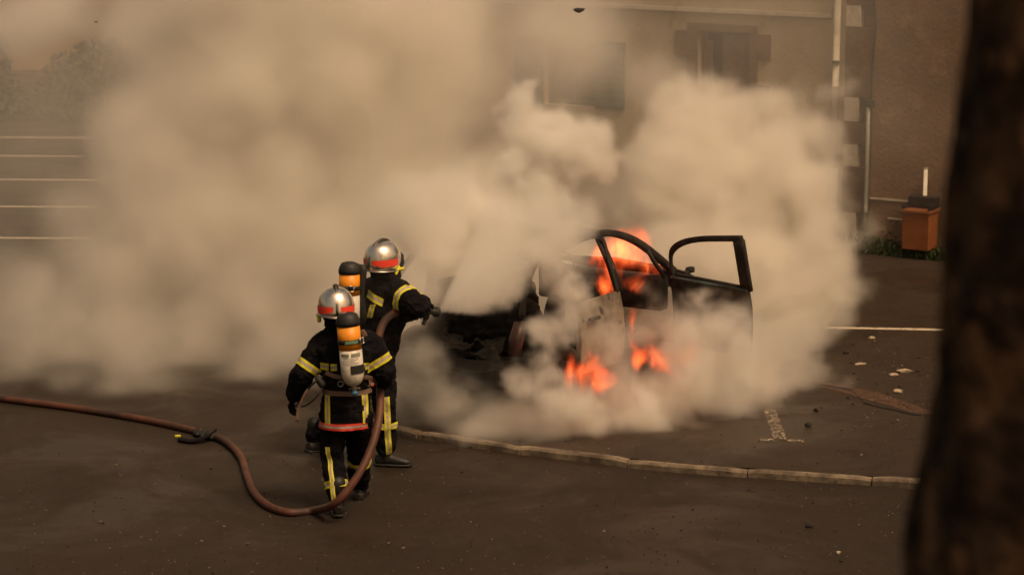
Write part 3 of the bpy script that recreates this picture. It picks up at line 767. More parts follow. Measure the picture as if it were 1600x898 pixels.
for s in (-1, 1):
    for y in (.62, 3.08):
        bm = nb(); n = 36; pr = [(.20, -.085), (.27, -.095), (.305, -.08), (.312, 0), (.305, .08), (.27, .095), (.20, .085)]
        rr = [[V((s * .735 + o_, y + r * math.cos(2 * math.pi * i / n), .31 - LOT * 0 + r * math.sin(2 * math.pi * i / n))) for r, o_ in pr] for i in range(n)]
        loft(bm, rr, closed=True, caps=False); wh = obj('wheel', bm, M['soot'], car)
        bm = nb(); tube(bm, [V((s * .70, y, .31)), V((s * .80, y, .31))], .20, 28); tube(bm, [V((s * .80, y, .31)), V((s * .815, y, .31))], .06, 16)
        for k in range(6):
            a = k * math.pi / 3; bar(bm, [V((s * .81, y + .05 * math.cos(a), .31 + .05 * math.sin(a))), V((s * .808, y + .185 * math.cos(a), .31 + .185 * math.sin(a)))], V((.01, 0, 0)), V((0, -.022 * math.sin(a), .022 * math.cos(a))))
        obj('rim', bm, M['burnt'], wh, False)
bm = nb(); box(bm, (-.66, .03, .24), (.66, .30, .50), bevel=.03); box(bm, (-.66, .31, .30), (.66, .95, .40), bevel=.02)
obj('boot_floor', bm, M['soot'], car, False)
# slumped junk in the boot: collapsed trim sheets and wires
bm = nb()
for k in range(9):
    c = V((random.uniform(-.4, .4), random.uniform(.15, .6), .38 + .03 * k)); a_ = random.uniform(.12, .28); b2 = random.uniform(.08, .2); an = random.uniform(0, 3)
    vv = [[bm.verts.new(c + V((math.cos(an) * a_ * u - math.sin(an) * b2 * v, math.sin(an) * a_ * u * .6 + math.cos(an) * b2 * v, random.gauss(0, .03) + .05 * u * v))) for u in (-1, -.5, 0, .5, 1)] for v in (-1, -.3, .4, 1)]
    for p_, q_ in zip(vv, vv[1:]):
        for i in range(4): bm.faces.new((p_[i], p_[i + 1], q_[i + 1], q_[i]))
me = baked(bm, [('SUBSURF', dict(levels=2)), ('DISPLACE', dict(texture=TX_FOLD, strength=.06)), ('SOLIDIFY', dict(thickness=.012))]); obj('charred_wreckage', me, M['soot'], car, False)
# ================================================================== FIREFIGHTERS
UP = V((0, 0, 1))
M['dullsteel'] = mat('dull_steel', (.16, .14, .12), .4, .9)
def figure(J, fwd, hfwd, label, base):
    """J: world joints; fwd/hfwd: where body and head face"""
    per = empty('person', base, label=label, cat='firefighter', group='firefighters at the burning car')
    f = V(fwd).normalized(); r = f.cross(UP).normalized(); hf = V(hfwd).normalized(); hr = hf.cross(UP).normalized(); hu = hr.cross(hf).normalized()
    pel, che, nek, hd = J['pelvis'], J['chest'], J['neck'], J['head']
    spine = (che - pel).normalized(); fs = (f - spine * f.dot(spine)).normalized(); rs = fs.cross(spine).normalized()
    # the continuous body inside the clothes
    bm = nb()
    eloft(bm, [(pel - spine * .10, rs * .13, fs * .10), (pel + spine * .05, rs * .14, fs * .105), (pel.lerp(che, .5), rs * .125, fs * .095), (che, rs * .16, fs * .11), (che + spine * .12, rs * .15, fs * .09), (nek, rs * .07, fs * .065)])
    capsule(bm, nek - UP * .03, .062, hd - hu * .04, .06)
    ellipsoid(bm, hd, (hr * .078, hf * .098, hu * .12)); ellipsoid(bm, hd - hu * .055 + hf * .03, (hr * .055, hf * .065, hu * .06))
    capsule(bm, hd + hf * .09 + hu * .005, .010, hd + hf * .118 - hu * .03, .014)
    for s in (-1, 1):
        ellipsoid(bm, hd + hr * s * .078, (hr * .012, hf * .02, hu * .032), seg=10)
        sh, el, ha = (J['shL'], J['elL'], J['haL']) if s < 0 else (J['shR'], J['elR'], J['haR'])
        capsule(bm, che + spine * .08, .07, sh, .055); capsule(bm, sh, .055, el, .043); capsule(bm, el, .043, ha, .028)
        hp, kn, an = (J['hpL'], J['knL'], J['anL']) if s < 0 else (J['hpR'], J['knR'], J['anR'])
        capsule(bm, hp, .08, kn, .055); capsule(bm, kn, .055, an, .04); capsule(bm, an, .04, an + (J['ftL'] if s < 0 else J['ftR']) * .05 - UP * .055, .024)
        capsule(bm, ha, .03, ha + (ha - el).normalized() * .06, .03)
    me = baked(bm, [('REMESH', dict(mode='VOXEL', voxel_size=.012)), ('SMOOTH', dict(factor=.5, iterations=3))]); obj('body', me, M['skin'], per, world=True)
    # turnout jacket
    bm = nb(); hem = J['hem']
    eloft(bm, [(hem, rs * .185, fs * .150), (hem.lerp(pel, .6), rs * .19, fs * .155), (pel + spine * .10, rs * .175, fs * .14), (pel.lerp(che, .62), rs * .20, fs * .150), (che, rs * .225, fs * .155), (che + spine * .10, rs * .215, fs * .135), (nek - spine * .03, rs * .12, fs * .10), (nek + spine * .02, rs * .085, fs * .08)])
    for s in (-1, 1):
        sh, el, ha = (J['shL'], J['elL'], J['haL']) if s < 0 else (J['shR'], J['elR'], J['haR'])
        k_ = J.get('bulk', 1); capsule(bm, che + spine * .03, .12, sh, .100 * k_); capsule(bm, sh, .100 * k_, el, .084 * k_); capsule(bm, el, .086 * k_, ha - (ha - el).normalized() * .05, .066 * k_)
    capsule(bm, nek - UP * .01, .085, nek + UP * .045, .082)
    jm = garment(bm, .010, .042, .018); tj = bvh_of(jm)
    jac = obj('jacket', jm, M['cloth'], per, world=True)
    # trousers
    bm = nb(); ellipsoid(bm, pel - spine * .03, (rs * .165, fs * .14, spine * .16))
    for s in (-1, 1):
        hp, kn, an = (J['hpL'], J['knL'], J['anL']) if s < 0 else (J['hpR'], J['knR'], J['anR'])
        capsule(bm, hp, .112, kn, .088); capsule(bm, kn, .09, an + UP * .05, .080)
    tm = garment(bm, .010, .046, .018); tt = bvh_of(tm)
    trs = obj('trousers', tm, M['cloth'], per, world=True)
    for s in (-1, 1):
        an, ft = (J['anL'], J['ftL']) if s < 0 else (J['anR'], J['ftR'])
        ft = V(ft).normalized(); sl = ft.cross(UP).normalized(); bm = nb(); g = V((an.x, an.y, base[2]))
        pitch = max(0, an.z - base[2] - .10); g = an - UP * .10
        fr = (ft - UP * (pitch * 4)).normalized() if pitch > .03 else ft; ux = sl.cross(fr).normalized()
        if ux.z < 0: ux = -ux
        eloft(bm, [(g - fr * .09 + ux * .05, sl * .03, ux * .035), (g - fr * .07 + ux * .045, sl * .043, ux * .042), (g + fr * .03 + ux * .05, sl * .047, ux * .048), (g + fr * .12 + ux * .038, sl * .052, ux * .037), (g + fr * .18 + ux * .030, sl * .045, ux * .028), (g + fr * .205 + ux * .025, sl * .025, ux * .018)], 20)
        capsule(bm, g + ux * .06, .052, an + UP * .14, .064)
        me = baked(bm, [('REMESH', dict(mode='VOXEL', voxel_size=.008)), ('SMOOTH', dict(factor=.5, iterations=4))]); bt = obj('boot', me, M['leather'], per, world=True)
        bm = nb(); eloft(bm, [(g - fr * .10 + ux * .008, sl * .038, ux * .012), (g - fr * .06 + ux * .008, sl * .047, ux * .012), (g + fr * .10 + ux * .008, sl * .056, ux * .012), (g + fr * .19 + ux * .008, sl * .045, ux * .012), (g + fr * .215 + ux * .008, sl * .02, ux * .010)], 20); obj('sole', bm, M['rubber'], bt, world=True)
        # glove: palm, four fingers, thumb
        el, ha = (J['elL'], J['haL']) if s < 0 else (J['elR'], J['haR'])
        d = (ha - el).normalized(); pn = J['pnL'] if s < 0 else J['pnR']; pn = (pn - d * pn.dot(d)).normalized(); sd_ = d.cross(pn).normalized() * (1 if s < 0 else -1)
        bm = nb(); capsule(bm, ha - d * .07, .042, ha, .034); eloft(bm, [(ha - d * .01, sd_ * .032, pn * .022), (ha + d * .04, sd_ * .044, pn * .024), (ha + d * .09, sd_ * .042, pn * .020)], 18)
        curl = J.get('curl', .8)
        for k in range(4):
            q = ha + d * (.088 - .004 * abs(k - 1.2)) + sd_ * (.033 - .022 * k); ln = (.036, .041, .038, .030)[k]; a = 0; r0 = .0125
            for j in range(3):
                a += curl * (.6, 1.0, .7)[j]; dd = d * math.cos(a) + pn * math.sin(a); q2 = q + dd * ln * (1, .8, .65)[j]
                capsule(bm, q, r0, q2, r0 * .92, 10); q = q2; r0 *= .93
        q = ha + d * .02 + sd_ * .036; dd = (d * .6 + sd_ * .65 + pn * .4).normalized(); q2 = q + dd * .042; capsule(bm, q, .016, q2, .014, 10); dd = (d * .7 + sd_ * .05 + pn * .7).normalized(); capsule(bm, q2, .014, q2 + dd * .032, .012, 10)
        me = baked(bm, [('REMESH', dict(mode='VOXEL', voxel_size=.0045)), ('SMOOTH', dict(factor=.4, iterations=2))]); obj('glove', me, M['cloth2'], per, world=True)
    # neck guard
    bm = nb(); eloft(bm, [(nek - UP * .01, hr * .125, hf * .115), (nek.lerp(hd, .45), hr * .118, hf * .125), (hd - hu * .06 - hf * .01, hr * .124, hf * .145)], 24)
    obj('neck_guard', garment(bm, .012, .02, .004), M['cloth2'], per, world=True)
    # chromed helmet
    bm = nb(); c = hd + hu * .035
    shell = [(-.095, .120, .150, -.012), (-.085, .131, .162, -.010), (-.05, .136, .165, -.005), (0, .137, .163, 0), (.045, .128, .152, 0), (.085, .104, .127, 0), (.112, .070, .09, 0), (.127, .032, .045, 0), (.130, .006, .01, 0)]
    eloft(bm, [(c + hu * z + hf * o, hr * a, hf * b) for z, a, b, o in shell], 40, 2.1)
    hel = obj('helmet', bm, M['chrome'], per, world=True)
    bm = nb(); pts = [c + hf * (-.168 * math.cos(a)) + hu * (-.10 + .238 * math.sin(a)) for a in [R(8 + 10 * k) for k in range(15)]]
    wv = hr * .010; dv = []
    for i, p in enumerate(pts):
        t_ = (pts[min(i + 1, 14)] - pts[max(i - 1, 0)]).normalized(); dv.append(hr.cross(t_) * .012)
    bar(bm, pts, [wv] * 15, dv); obj('crest', bm, M['dullsteel'], hel, world=True)
    for s in (-1, 1):                          # dark grooves beside the crest and the red band
        bm = nb(); q = [p + hr * s * .015 - dv[i] * .25 for i, p in enumerate(pts)]; bar(bm, q, [hr * .005] * 15, [d * .6 for d in dv]); obj('groove', bm, M['rubber'], hel, world=True)
        bm = nb(); rows = []
        for z, a_, b_2 in ((-.062, .1385, .1675), (-.034, .1397, .1687), (-.006, .1395, .1675)):
            row = []
            for k in range(15):
                an = R(-90) + s * R(12 + 6.2 * k); ca, sa = math.cos(an), math.sin(an)
                u = math.copysign(abs(ca) ** (2 / 2.1), ca); v = math.copysign(abs(sa) ** (2 / 2.1), sa)
                row.append(bm.verts.new(c + hu * z + hr * a_ * u * 1.006 + hf * b_2 * v * 1.006))
            rows.append(row)
        for A_, B_ in zip(rows, rows[1:]):
            for k in range(14): bm.faces.new((A_[k], A_[k + 1], B_[k + 1], B_[k]))
        obj('red_band', bm, M['redhi'], hel, world=True)
    bm = nb(); rim = [c + hu * (-.092 - .012 * math.sin(a + 1.57)) + hr * .136 * math.cos(a) + hf * (.166 * math.sin(a) - .01) for a in [2 * math.pi * k / 40 for k in range(41)]]
    tube(bm, rim, .0075, 8, caps=False); obj('rim', bm, M['steel'], hel, world=True)
    bm = nb(); eloft(bm, [(c + hf * .10 - hu * .13, hr * .095, hf * .05), (c + hf * .115 - hu * .07, hr * .115, hf * .065), (c + hf * .12 - hu * .0, hr * .105, hf * .06), (c + hf * .09 + hu * .05, hr * .07, hf * .05)], 24); obj('visor', bm, M['rubber'], hel, world=True)
    ls = J.get('lampside', -1)
    bm = nb(); q = c - hu * .10 + hr * ls * .128 + hf * .03; capsule(bm, q - hu * .028 - hf * .02, .017, q + hu * .018 + hf * .02, .013, 10); capsule(bm, q + hr * ls * .008, .010, q + hr * ls * .008 + hf * .06, .014, 10); obj('helmet_lamp', bm, M['yellow'], hel, world=True)
    return per, jac, tj, trs, tt, dict(f=fs, r=rs, u=spine, hf=hf, hr=hr)

TAPE = [M['yellow'], M['silver']]
REDT = [M['red'], M['silver']]
# ---- near firefighter, seen from behind
YA = 18.98; baseA = V((P(540, 700, YA).x, YA, 0))
JA = dict(pelvis=P(541, 622, YA), chest=P(541, 547, YA - .02), neck=P(533, 508, YA), head=P(525, 481, YA - .01), hem=P(538, 669, YA),
          shL=P(506, 538, YA + .02), elL=P(473, 586, YA - .04), haL=P(458, 622, YA + .10),
          shR=P(577, 538, YA + .02), elR=P(600, 578, YA + .02), haR=P(596, 600, YA + .24),
          hpL=P(521, 652, YA), knL=P(519, 716, YA + .02), anL=P(528, 787, YA - .10),
          hpR=P(560, 652, YA), knR=P(561, 712, YA + .20), anR=P(562, 762, YA + .38),
          ftL=V((-.1, 1, 0)), ftR=V((.15, 1, 0)), pnL=V((1, .1, 0)), pnR=V((-1, .2, 0)), curl=.55, bulk=1.08)
for k in ('anL',): JA[k].z = .11
perA, jacA, tjA, trA, ttA, AX = figure(JA, (-.08, 1, 0), (-.12, 1, -.05), 'nearer firefighter seen from behind, head down, holding the hose up at their right side', baseA)
def upper(J, s, t): a, b = (J['shL'], J['elL']) if s < 0 else (J['shR'], J['elR']); return a.lerp(b, t), b - a
def fore(J, s, t): a, b = (J['elL'], J['haL']) if s < 0 else (J['elR'], J['haR']); return a.lerp(b, t), b - a
c, d = upper(JA, -1, .72); obj('arm_band', ring_band(tjA, c, d, .030), TAPE, jacA, world=True)
c, d = upper(JA, 1, .62); obj('arm_band', ring_band(tjA, c, d, .030), TAPE, jacA, world=True)
c = JA['hem'] + V((0, 0, .045)); obj('hem_band', ring_band(tjA, c, UP, .026, rmax=.4), REDT, jacA, world=True)
for xa, xb in ((513, 514), (571, 573)):
    obj('back_stripe', strip_band(tjA, seg(P(xa, 612, YA), P(xb, 656, YA), 10), (0, 1, 0), (.021, 0, 0)), TAPE, jacA, world=True)
for x0, x1 in ((502, 516), (519, 529), (566, 578)):
    obj('chest_stripe', strip_band(tjA, seg(P(x0, 567, YA), P(x1, 566, YA), 5), (0, 1, 0), (0, 0, .028)), TAPE, jacA, world=True)
for s, t_ in ((-1, .62), (1, .12)):
    a, b = (JA['knL'], JA['anL']) if s < 0 else (JA['knR'], JA['anR']); obj('leg_band', ring_band(ttA, a.lerp(b, t_), b - a, .028, rmax=.16), TAPE, trA, world=True)
path = [P(x, y, YA) for x, y in ((513, 694), (514, 706), (517, 716), (518, 728), (521, 742), (522, 756), (524, 770), (525, 780))]
obj('side_stripe', strip_band(ttA, catmull(path, 3), (0, 1, 0), (.018, 0, 0)), TAPE, trA, world=True)
# belt, dangling straps and gauge hose at the left hip
bm = nb(); rows = ring_band(tjA, JA['pelvis'] + UP * .07, UP, .019, .008, rmax=.4); obj('belt', rows, [M['webbing'], M['webbing']], jacA, world=True)
bm = nb(); tube(bm, catmull([P(505, 588, YA - .22), P(488, 600, YA - .24), P(470, 626, YA - .15), P(462, 634, YA - .12), P(478, 633, YA - .2), P(496, 618, YA - .25), P(505, 603, YA - .22)], 6), .007, 8); obj('air_line', bm, M['rubber'], jacA, world=True)
bm = nb(); bar(bm, catmull([P(492, 598, YA - .2), P(478, 612, YA - .22), P(466, 640, YA - .2), P(465, 658, YA - .2)], 4), V((.012, 0, .004)), V((0, .003, 0))); obj('loose_strap', bm, M['webbing'], jacA, world=True)
bm = nb(); capsule(bm, P(497, 592, YA - .22), .026, P(503, 600, YA - .22), .03, 14); obj('pressure_gauge', bm, M['rubber'], jacA, world=True)

for x, y in ((530, 606), (573, 611)):
    q = P(x, y, YA - .3); h = tjA.ray_cast(q, V((0, 1, 0)), 1); c = (h[0] if h[0] else q) - V((0, .012, 0))
    bm = nb(); tube(bm, [c + V((.020 * math.cos(a), 0, .020 * math.sin(a))) for a in [2 * math.pi * k / 14 for k in range(15)]], .0045, 6); obj('belt_ring', bm, M['steel'], jacA, world=True)
for pts in (((556, 606), (570, 608), (580, 618), (583, 628)), ((541, 606), (520, 603), (503, 598)), ((505, 602), (497, 622), (494, 640))):
    sg = []
    for x, y in pts:
        q = P(x, y, YA - .5); h = tjA.ray_cast(q, V((0, 1, 0)), 1); sg.append((h[0] if h[0] else P(x, y, YA - .17)) - V((0, .02, 0)))
    bm = nb(); bar(bm, catmull(sg, 4), V((.006, 0, .016)), V((0, .003, 0))); obj('harness_strap', bm, M['webbing'], jacA, world=True)
for x0, z0 in ((520, 640), (558, 640)):      # flapped pockets on the coat skirt
    obj('pocket_flap', strip_band(tjA, seg(P(x0, z0 - 8, YA), P(x0 + 12, z0 - 8, YA), 6), (0, 1, 0), (0, 0, .022), .012), [M['cloth2'], M['cloth2']], jacA, world=True)
# ---- far firefighter with the nozzle
YB = 20.42; baseB = V((P(590, 700, YB).x, YB, 0))
JB = dict(pelvis=P(584, 572, YB), chest=P(600, 482, YB), neck=P(603, 432, YB), head=P(598, 407, YB), hem=P(583, 600, YB),
          shL=P(580, 456, YB + .15), elL=P(622, 488, YB + .30), haL=P(650, 486, YB + .12),
          shR=P(622, 458, YB - .10), elR=P(649, 478, YB - .28), haR=P(661, 474, YB - .05),
          hpL=P(565, 598, YB + .06), knL=P(520, 660, YB + .20), anL=P(492, 700, YB + .26),
          hpR=P(598, 598, YB - .06), knR=P(603, 660, YB - .08), anR=P(603, 712, YB - .06),
          ftL=V((.6, .75, 0)), ftR=V((.9, -.1, 0)), pnL=V((0, 0, -1)), pnR=V((0, 0, -1)), curl=.95, lampside=1, bulk=1.2)
JB['anR'].z = .11; JB['anL'].z = .14
perB, jacB, tjB, trB, ttB, BX = figure(JB, (.74, .67, 0), (.62, .78, .02), 'farther firefighter in a wide stance aiming the hose nozzle at the car', baseB)
c, d = upper(JB, 1, .50); obj('arm_band', ring_band(tjB, c, d, .034, rmax=.16), TAPE, jacB, world=True)
# the T of tape on the back
obj('back_tape', strip_band(tjB, seg(P(576, 457, YB), P(608, 467, YB), 8), (.25, 1, 0), (.006, 0, .030)), TAPE, jacB, world=True)
obj('back_tape', strip_band(tjB, seg(P(590, 471, YB), P(584, 492, YB), 8), (.25, 1, 0), (.030, 0, .006)), TAPE, jacB, world=True)
pth = catmull([P(x, y, YB) for x, y in ((602, 612), (603, 630), (604, 648), (604, 668), (606, 690), (607, 704))], 5)
obj('side_stripe', strip_band(ttB, pth, (-.1, 1, 0), (.026, 0, 0)), TAPE, trB, world=True)
obj('side_stripe', strip_band(tjB, seg(P(600, 582, YB), P(602, 608, YB), 8), (-.1, 1, 0), (.026, 0, 0)), TAPE, jacB, world=True)
a, b = JB['knR'], JB['anR']; obj('leg_band', ring_band(ttB, a.lerp(b, .02), b - a, .026, rmax=.16), TAPE, trB, world=True)
a, b = JB['knL'], JB['anL']; obj('leg_band', ring_band(ttB, a.lerp(b, -.15), b - a, .026, rmax=.16), TAPE, trB, world=True)
obj('hem_band', ring_band(tjB, JB['hem'] + V((0, 0, .045)), UP, .020, rmax=.4), REDT, jacB, world=True)

# ---- breathing sets
def cylinder_set(top, bot, out, rad, label, tilt_label):
    """top/bottom axis points of the bottle, out = away from the wearer's back"""
    t = empty('air_cylinder', bot, label=label, cat='air cylinder', group='air cylinders on the firefighters')
    ax = (top - bot).normalized(); o = (out - ax * out.dot(ax)).normalized(); s = ax.cross(o).normalized(); L = (top - bot).length
    def sec(z, r): return (bot + ax * z, s * r, o * r)
    def shell(zs, m, name, par=t, grow=0, n=32):
        bm = nb(); eloft(bm, [sec(z, r + grow) for z, r in zs], n, 2.0); return obj(name, bm, m, par, world=True)
    k = L
    shell([(0, .022), (.012, .045), (.035, .066), (.07, .080), (.10, rad), (k * .50, rad)], M['white'], 'bottle')
    shell([(k * .50 + .001, rad), (k * .82, rad)], M['orange'], 'orange_sleeve')
    shell([(k * .82 + .001, rad + .003), (k * .87, rad + .006), (k * .93, rad * .96), (k * .98, rad * .78), (k, rad * .45)], M['rubber'], 'cap')
    st = shell([(k * .585, rad + .006), (k * .645, rad + .006)], M['rubber'], 'strap')
    def patch(z0, z1, a0, a1, m, name, par, grow=.004):
        bm = nb(); rows = []
        for z in (z0, z1): rows.append([bm.verts.new(bot + ax * z + (s * math.sin(a) + o * math.cos(a)) * (rad + grow)) for a in [a0 + (a1 - a0) * i / 8 for i in range(9)]])
        for i in range(8): bm.faces.new((rows[0][i], rows[0][i + 1], rows[1][i + 1], rows[1][i]))
        return obj(name, bm, m, par, world=True)
    patch(k * .594, k * .636, -.35, .75, M['green'], 'label', st, .009)
    bu = tilt_label
    bm = nb(); q = bot + ax * k * .615 + (s * math.sin(bu) + o * math.cos(bu)) * (rad + .014)
    e1 = (s * math.cos(bu) - o * math.sin(bu)) * .028; e2 = ax * .022
    tube(bm, [q + e1 + e2, q + e1 - e2, q - e1 - e2, q - e1 + e2, q + e1 + e2], .005, 8); obj('buckle', bm, M['steel'], st, world=True)
    patch(k * .42, k * .465, -.9, -.15, M['greyprint'], 'printed_panel', t); patch(k * .42, k * .465, .05, .9, M['greyprint'], 'printed_panel', t)
    for j in range(5): patch(k * (.395 - .02 * j), k * (.401 - .02 * j), -.8 + .1 * (j % 2), .7 - .15 * (j % 3), M['greyprint'], 'printed_line', t)
    patch(.105, k * .30, -.1, 1.25, M['rubber'], 'black_panel', t, .005)
    bm = nb(); capsule(bm, bot + ax * .005, .020, bot - ax * .03, .017, 14); tube(bm, [bot - ax * .018 - s * .04, bot - ax * .018 + s * .045], .011, 12); v_ = obj('valve', bm, M['steel'], t, world=True)
    bm = nb(); eloft(bm, [(bot - ax * .034, s * .018, o * .018), (bot - ax * .045, s * .028, o * .028), (bot - ax * .062, s * .028, o * .028), (bot - ax * .070, s * .018, o * .018)], 14); obj('knob', bm, M['blue'], v_, world=True)
    bm = nb(); c0 = bot - o * (rad + .012)
    loft(bm, [[c0 + ax * z + s * a + o * b for a, b in ((-w_, -.012), (w_, -.012), (w_, .012), (-w_, .012))] for z, w_ in ((-.02, .06), (.1, .095), (k * .5, .06), (k * .85, .09), (k * .95, .07))]); obj('backplate', bm, M['rubber'], t, world=True)
    return t, ax, o, s
YC = YA - .285
cylA, ax_, o_, s_ = cylinder_set(P(542, 488, YC + .02), P(553, 603, YC), V((.05, -1, 0)), .086, 'orange topped white air cylinder upright on the back of the nearer firefighter', 1.15)
for sx in (-1, 1):                     # shoulder straps
    bm = nb(); sg = []
    for x, y in (((533, 520), (520, 515), (512, 524)) if sx < 0 else ((556, 520), (565, 516), (571, 526))):
        q = P(x, y, YA - .4); h = tjA.ray_cast(q, V((0, 1, 0)), 1); sg.append((h[0] if h[0] else P(x, y, YA - .1)) - V((0, .008, 0)))
    bar(bm, catmull(sg, 4), V((.018, 0, .006)), V((0, .004, .002))); obj('shoulder_strap', bm, M['webbing'], cylA, world=True)
back = (-BX['f']).normalized()
cB = JB['chest'] + back * .265
cylinder_set(P(546, 409, YB - .15), P(546, 512, YB - .17), back, .084, 'orange topped air cylinder tilted on the back of the farther firefighter', .95)

# ================================================================== HOSE
hosep = [G(-700, 520), G(-300, 586), G(-100, 611), G(0, 627), G(100, 640), G(200, 656), G(270, 670), G(335, 687), G(362, 702), G(378, 722), G(386, 748), G(398, 776), G(420, 796), G(452, 806), G(490, 803)]
hosep = [p + UP * .030 for p in hosep]
hosep += [P(522, 787, 18.62), P(550, 756, 18.63), P(575, 712, 18.74), P(591, 660, 18.90), P(594, 612, 19.10), P(589, 570, 19.45), P(591, 530, 19.80), P(602, 500, 20.05), P(622, 487, 20.28), P(645, 486, 20.42), P(664, 485, 20.46)]
hs = empty('fire_hose', hosep[7], label='long red brown rubber fire hose snaking over the road and up to the nozzle', cat='hose')
hc = catmull(hosep, 8)
bm = nb(); tube(bm, hc, .031, 14); obj('hose_line', bm, M['hose'], hs, world=True)
n0, n1 = hosep[-1], P(679, 487, 20.52); dn = (n1 - n0).normalized()
bm = nb(); tube(bm, [n0 - dn * .05, n0 + dn * .02, n0 + dn * .021, n0 + dn * .07, n1, n1 + dn * .001, n1 + dn * .03], [.036, .036, .028, .028, .03, .042, .044], 18); nz_ = obj('nozzle', bm, M['rubber'], hs, world=True)
bm = nb(); tube(bm, catmull([n0 + dn * .02 - UP * .02, n0 + dn * .0 - UP * .08, n0 - dn * .02 - UP * .12], 3), .015, 10); obj('pistol_grip', bm, M['rubber'], nz_, world=True)
cp_ = G(335, 688) + UP * .032; cq = G(306, 681) + UP * .032
bm = nb(); tube(bm, [cp_ + (cp_ - cq) * .05, cp_.lerp(cq, .35)], .044, 16); tube(bm, [cp_.lerp(cq, .36), cp_.lerp(cq, .6)], .050, 16); tube(bm, [cp_.lerp(cq, .61), cp_.lerp(cq, .95)], .044, 16); obj('coupling', bm, M['rubber'], hs, world=True)
bm = nb(); pts = catmull([G(338, 684) + UP * .07, G(325, 690) + UP * .05, G(300, 692) + UP * .02, G(279, 689) + UP * .02], 5); bar(bm, pts, V((.0, .045, .0)), V((0, 0, .012)))
obj('hose_wrap', bm, M['cloth2'], hs, world=True)
bm = nb(); a_ = G(277, 686) + UP * .03; box(bm, a_ - V((.02, .012, .008)), a_ + V((.03, .012, .008)), bevel=.003); obj('wrap_tag', bm, M['yellow'], hs, False, world=True)
# ================================================================== SMOKE, SPRAY, FIRE
def grid_volume(name, lo, hi, dens, m, label):
    """a volume whose density is held per grid point by the mesh's own attribute"""
    nz_, ny_, nx_ = dens.shape; n = (nx_, ny_, nz_)
    me = bpy.data.meshes.new(name); me.vertices.add(dens.size)
    at = me.attributes.new('dens', 'FLOAT', 'POINT'); at.data.foreach_set('value', np.ascontiguousarray(dens, dtype=np.float32).ravel())
    o = bpy.data.objects.new(name, me); COL.objects.link(o)
    ng = bpy.data.node_groups.new(name, 'GeometryNodeTree')
    ng.interface.new_socket('Geometry', in_out='INPUT', socket_type='NodeSocketGeometry')
    ng.interface.new_socket('Geometry', in_out='OUTPUT', socket_type='NodeSocketGeometry')
    Q = ng.nodes; L = ng.links; gi = Q.new('NodeGroupInput'); go = Q.new('NodeGroupOutput'); vc = Q.new('GeometryNodeVolumeCube')
    vc.inputs['Min'].default_value = lo; vc.inputs['Max'].default_value = hi
    sep = Q.new('ShaderNodeSeparateXYZ'); L.new(Q.new('GeometryNodeInputPosition').outputs[0], sep.inputs[0]); idx = None
    for i, a in enumerate('XYZ'):
        vc.inputs['Resolution ' + a].default_value = n[i]
        mr = Q.new('ShaderNodeMapRange'); mr.clamp = True; L.new(sep.outputs[i], mr.inputs['Value'])
        mr.inputs['From Min'].default_value = lo[i]; mr.inputs['From Max'].default_value = hi[i]; mr.inputs['To Min'].default_value = 0; mr.inputs['To Max'].default_value = n[i] - 1
        fi = Q.new('FunctionNodeFloatToInt'); fi.rounding_mode = 'ROUND'; L.new(mr.outputs[0], fi.inputs[0])
        im = Q.new('FunctionNodeIntegerMath'); im.operation = 'MULTIPLY'; L.new(fi.outputs[0], im.inputs[0]); im.inputs[1].default_value = (1, n[0], n[0] * n[1])[i]
        if idx is None: idx = im
        else:
            ad = Q.new('FunctionNodeIntegerMath'); ad.operation = 'ADD'; L.new(idx.outputs[0], ad.inputs[0]); L.new(im.outputs[0], ad.inputs[1]); idx = ad
    si = Q.new('GeometryNodeSampleIndex'); si.data_type = 'FLOAT'; si.domain = 'POINT'
    na = Q.new('GeometryNodeInputNamedAttribute'); na.data_type = 'FLOAT'; na.inputs['Name'].default_value = 'dens'
    L.new(gi.outputs[0], si.inputs['Geometry']); L.new(na.outputs[0], si.inputs['Value']); L.new(idx.outputs[0], si.inputs['Index'])
    L.new(si.outputs[0], vc.inputs['Density'])
    sm = Q.new('GeometryNodeSetMaterial'); L.new(vc.outputs[0], sm.inputs[0]); sm.inputs['Material'].default_value = m; L.new(sm.outputs[0], go.inputs[0])
    o.modifiers.new('volume', 'NODES').node_group = ng; me.materials.append(m)
    return setp(o, label, None, None, 'stuff')
def vol_mat(name, col, dens, aniso, absorb=None):
    m = bpy.data.materials.new(name); m.use_nodes = True; t = m.node_tree; t.nodes.clear()
    out = t.nodes.new('ShaderNodeOutputMaterial'); pv = t.nodes.new('ShaderNodeVolumePrincipled')
    pv.inputs['Color'].default_value = (*col, 1); pv.inputs['Density'].default_value = dens; pv.inputs['Anisotropy'].default_value = aniso
    if absorb: pv.inputs['Absorption Color'].default_value = (*absorb, 1)
    t.links.new(pv.outputs[0], out.inputs['Volume']); return m
RS = np.random.RandomState(11)
TILE = RS.rand(32, 32, 32).astype(np.float32)
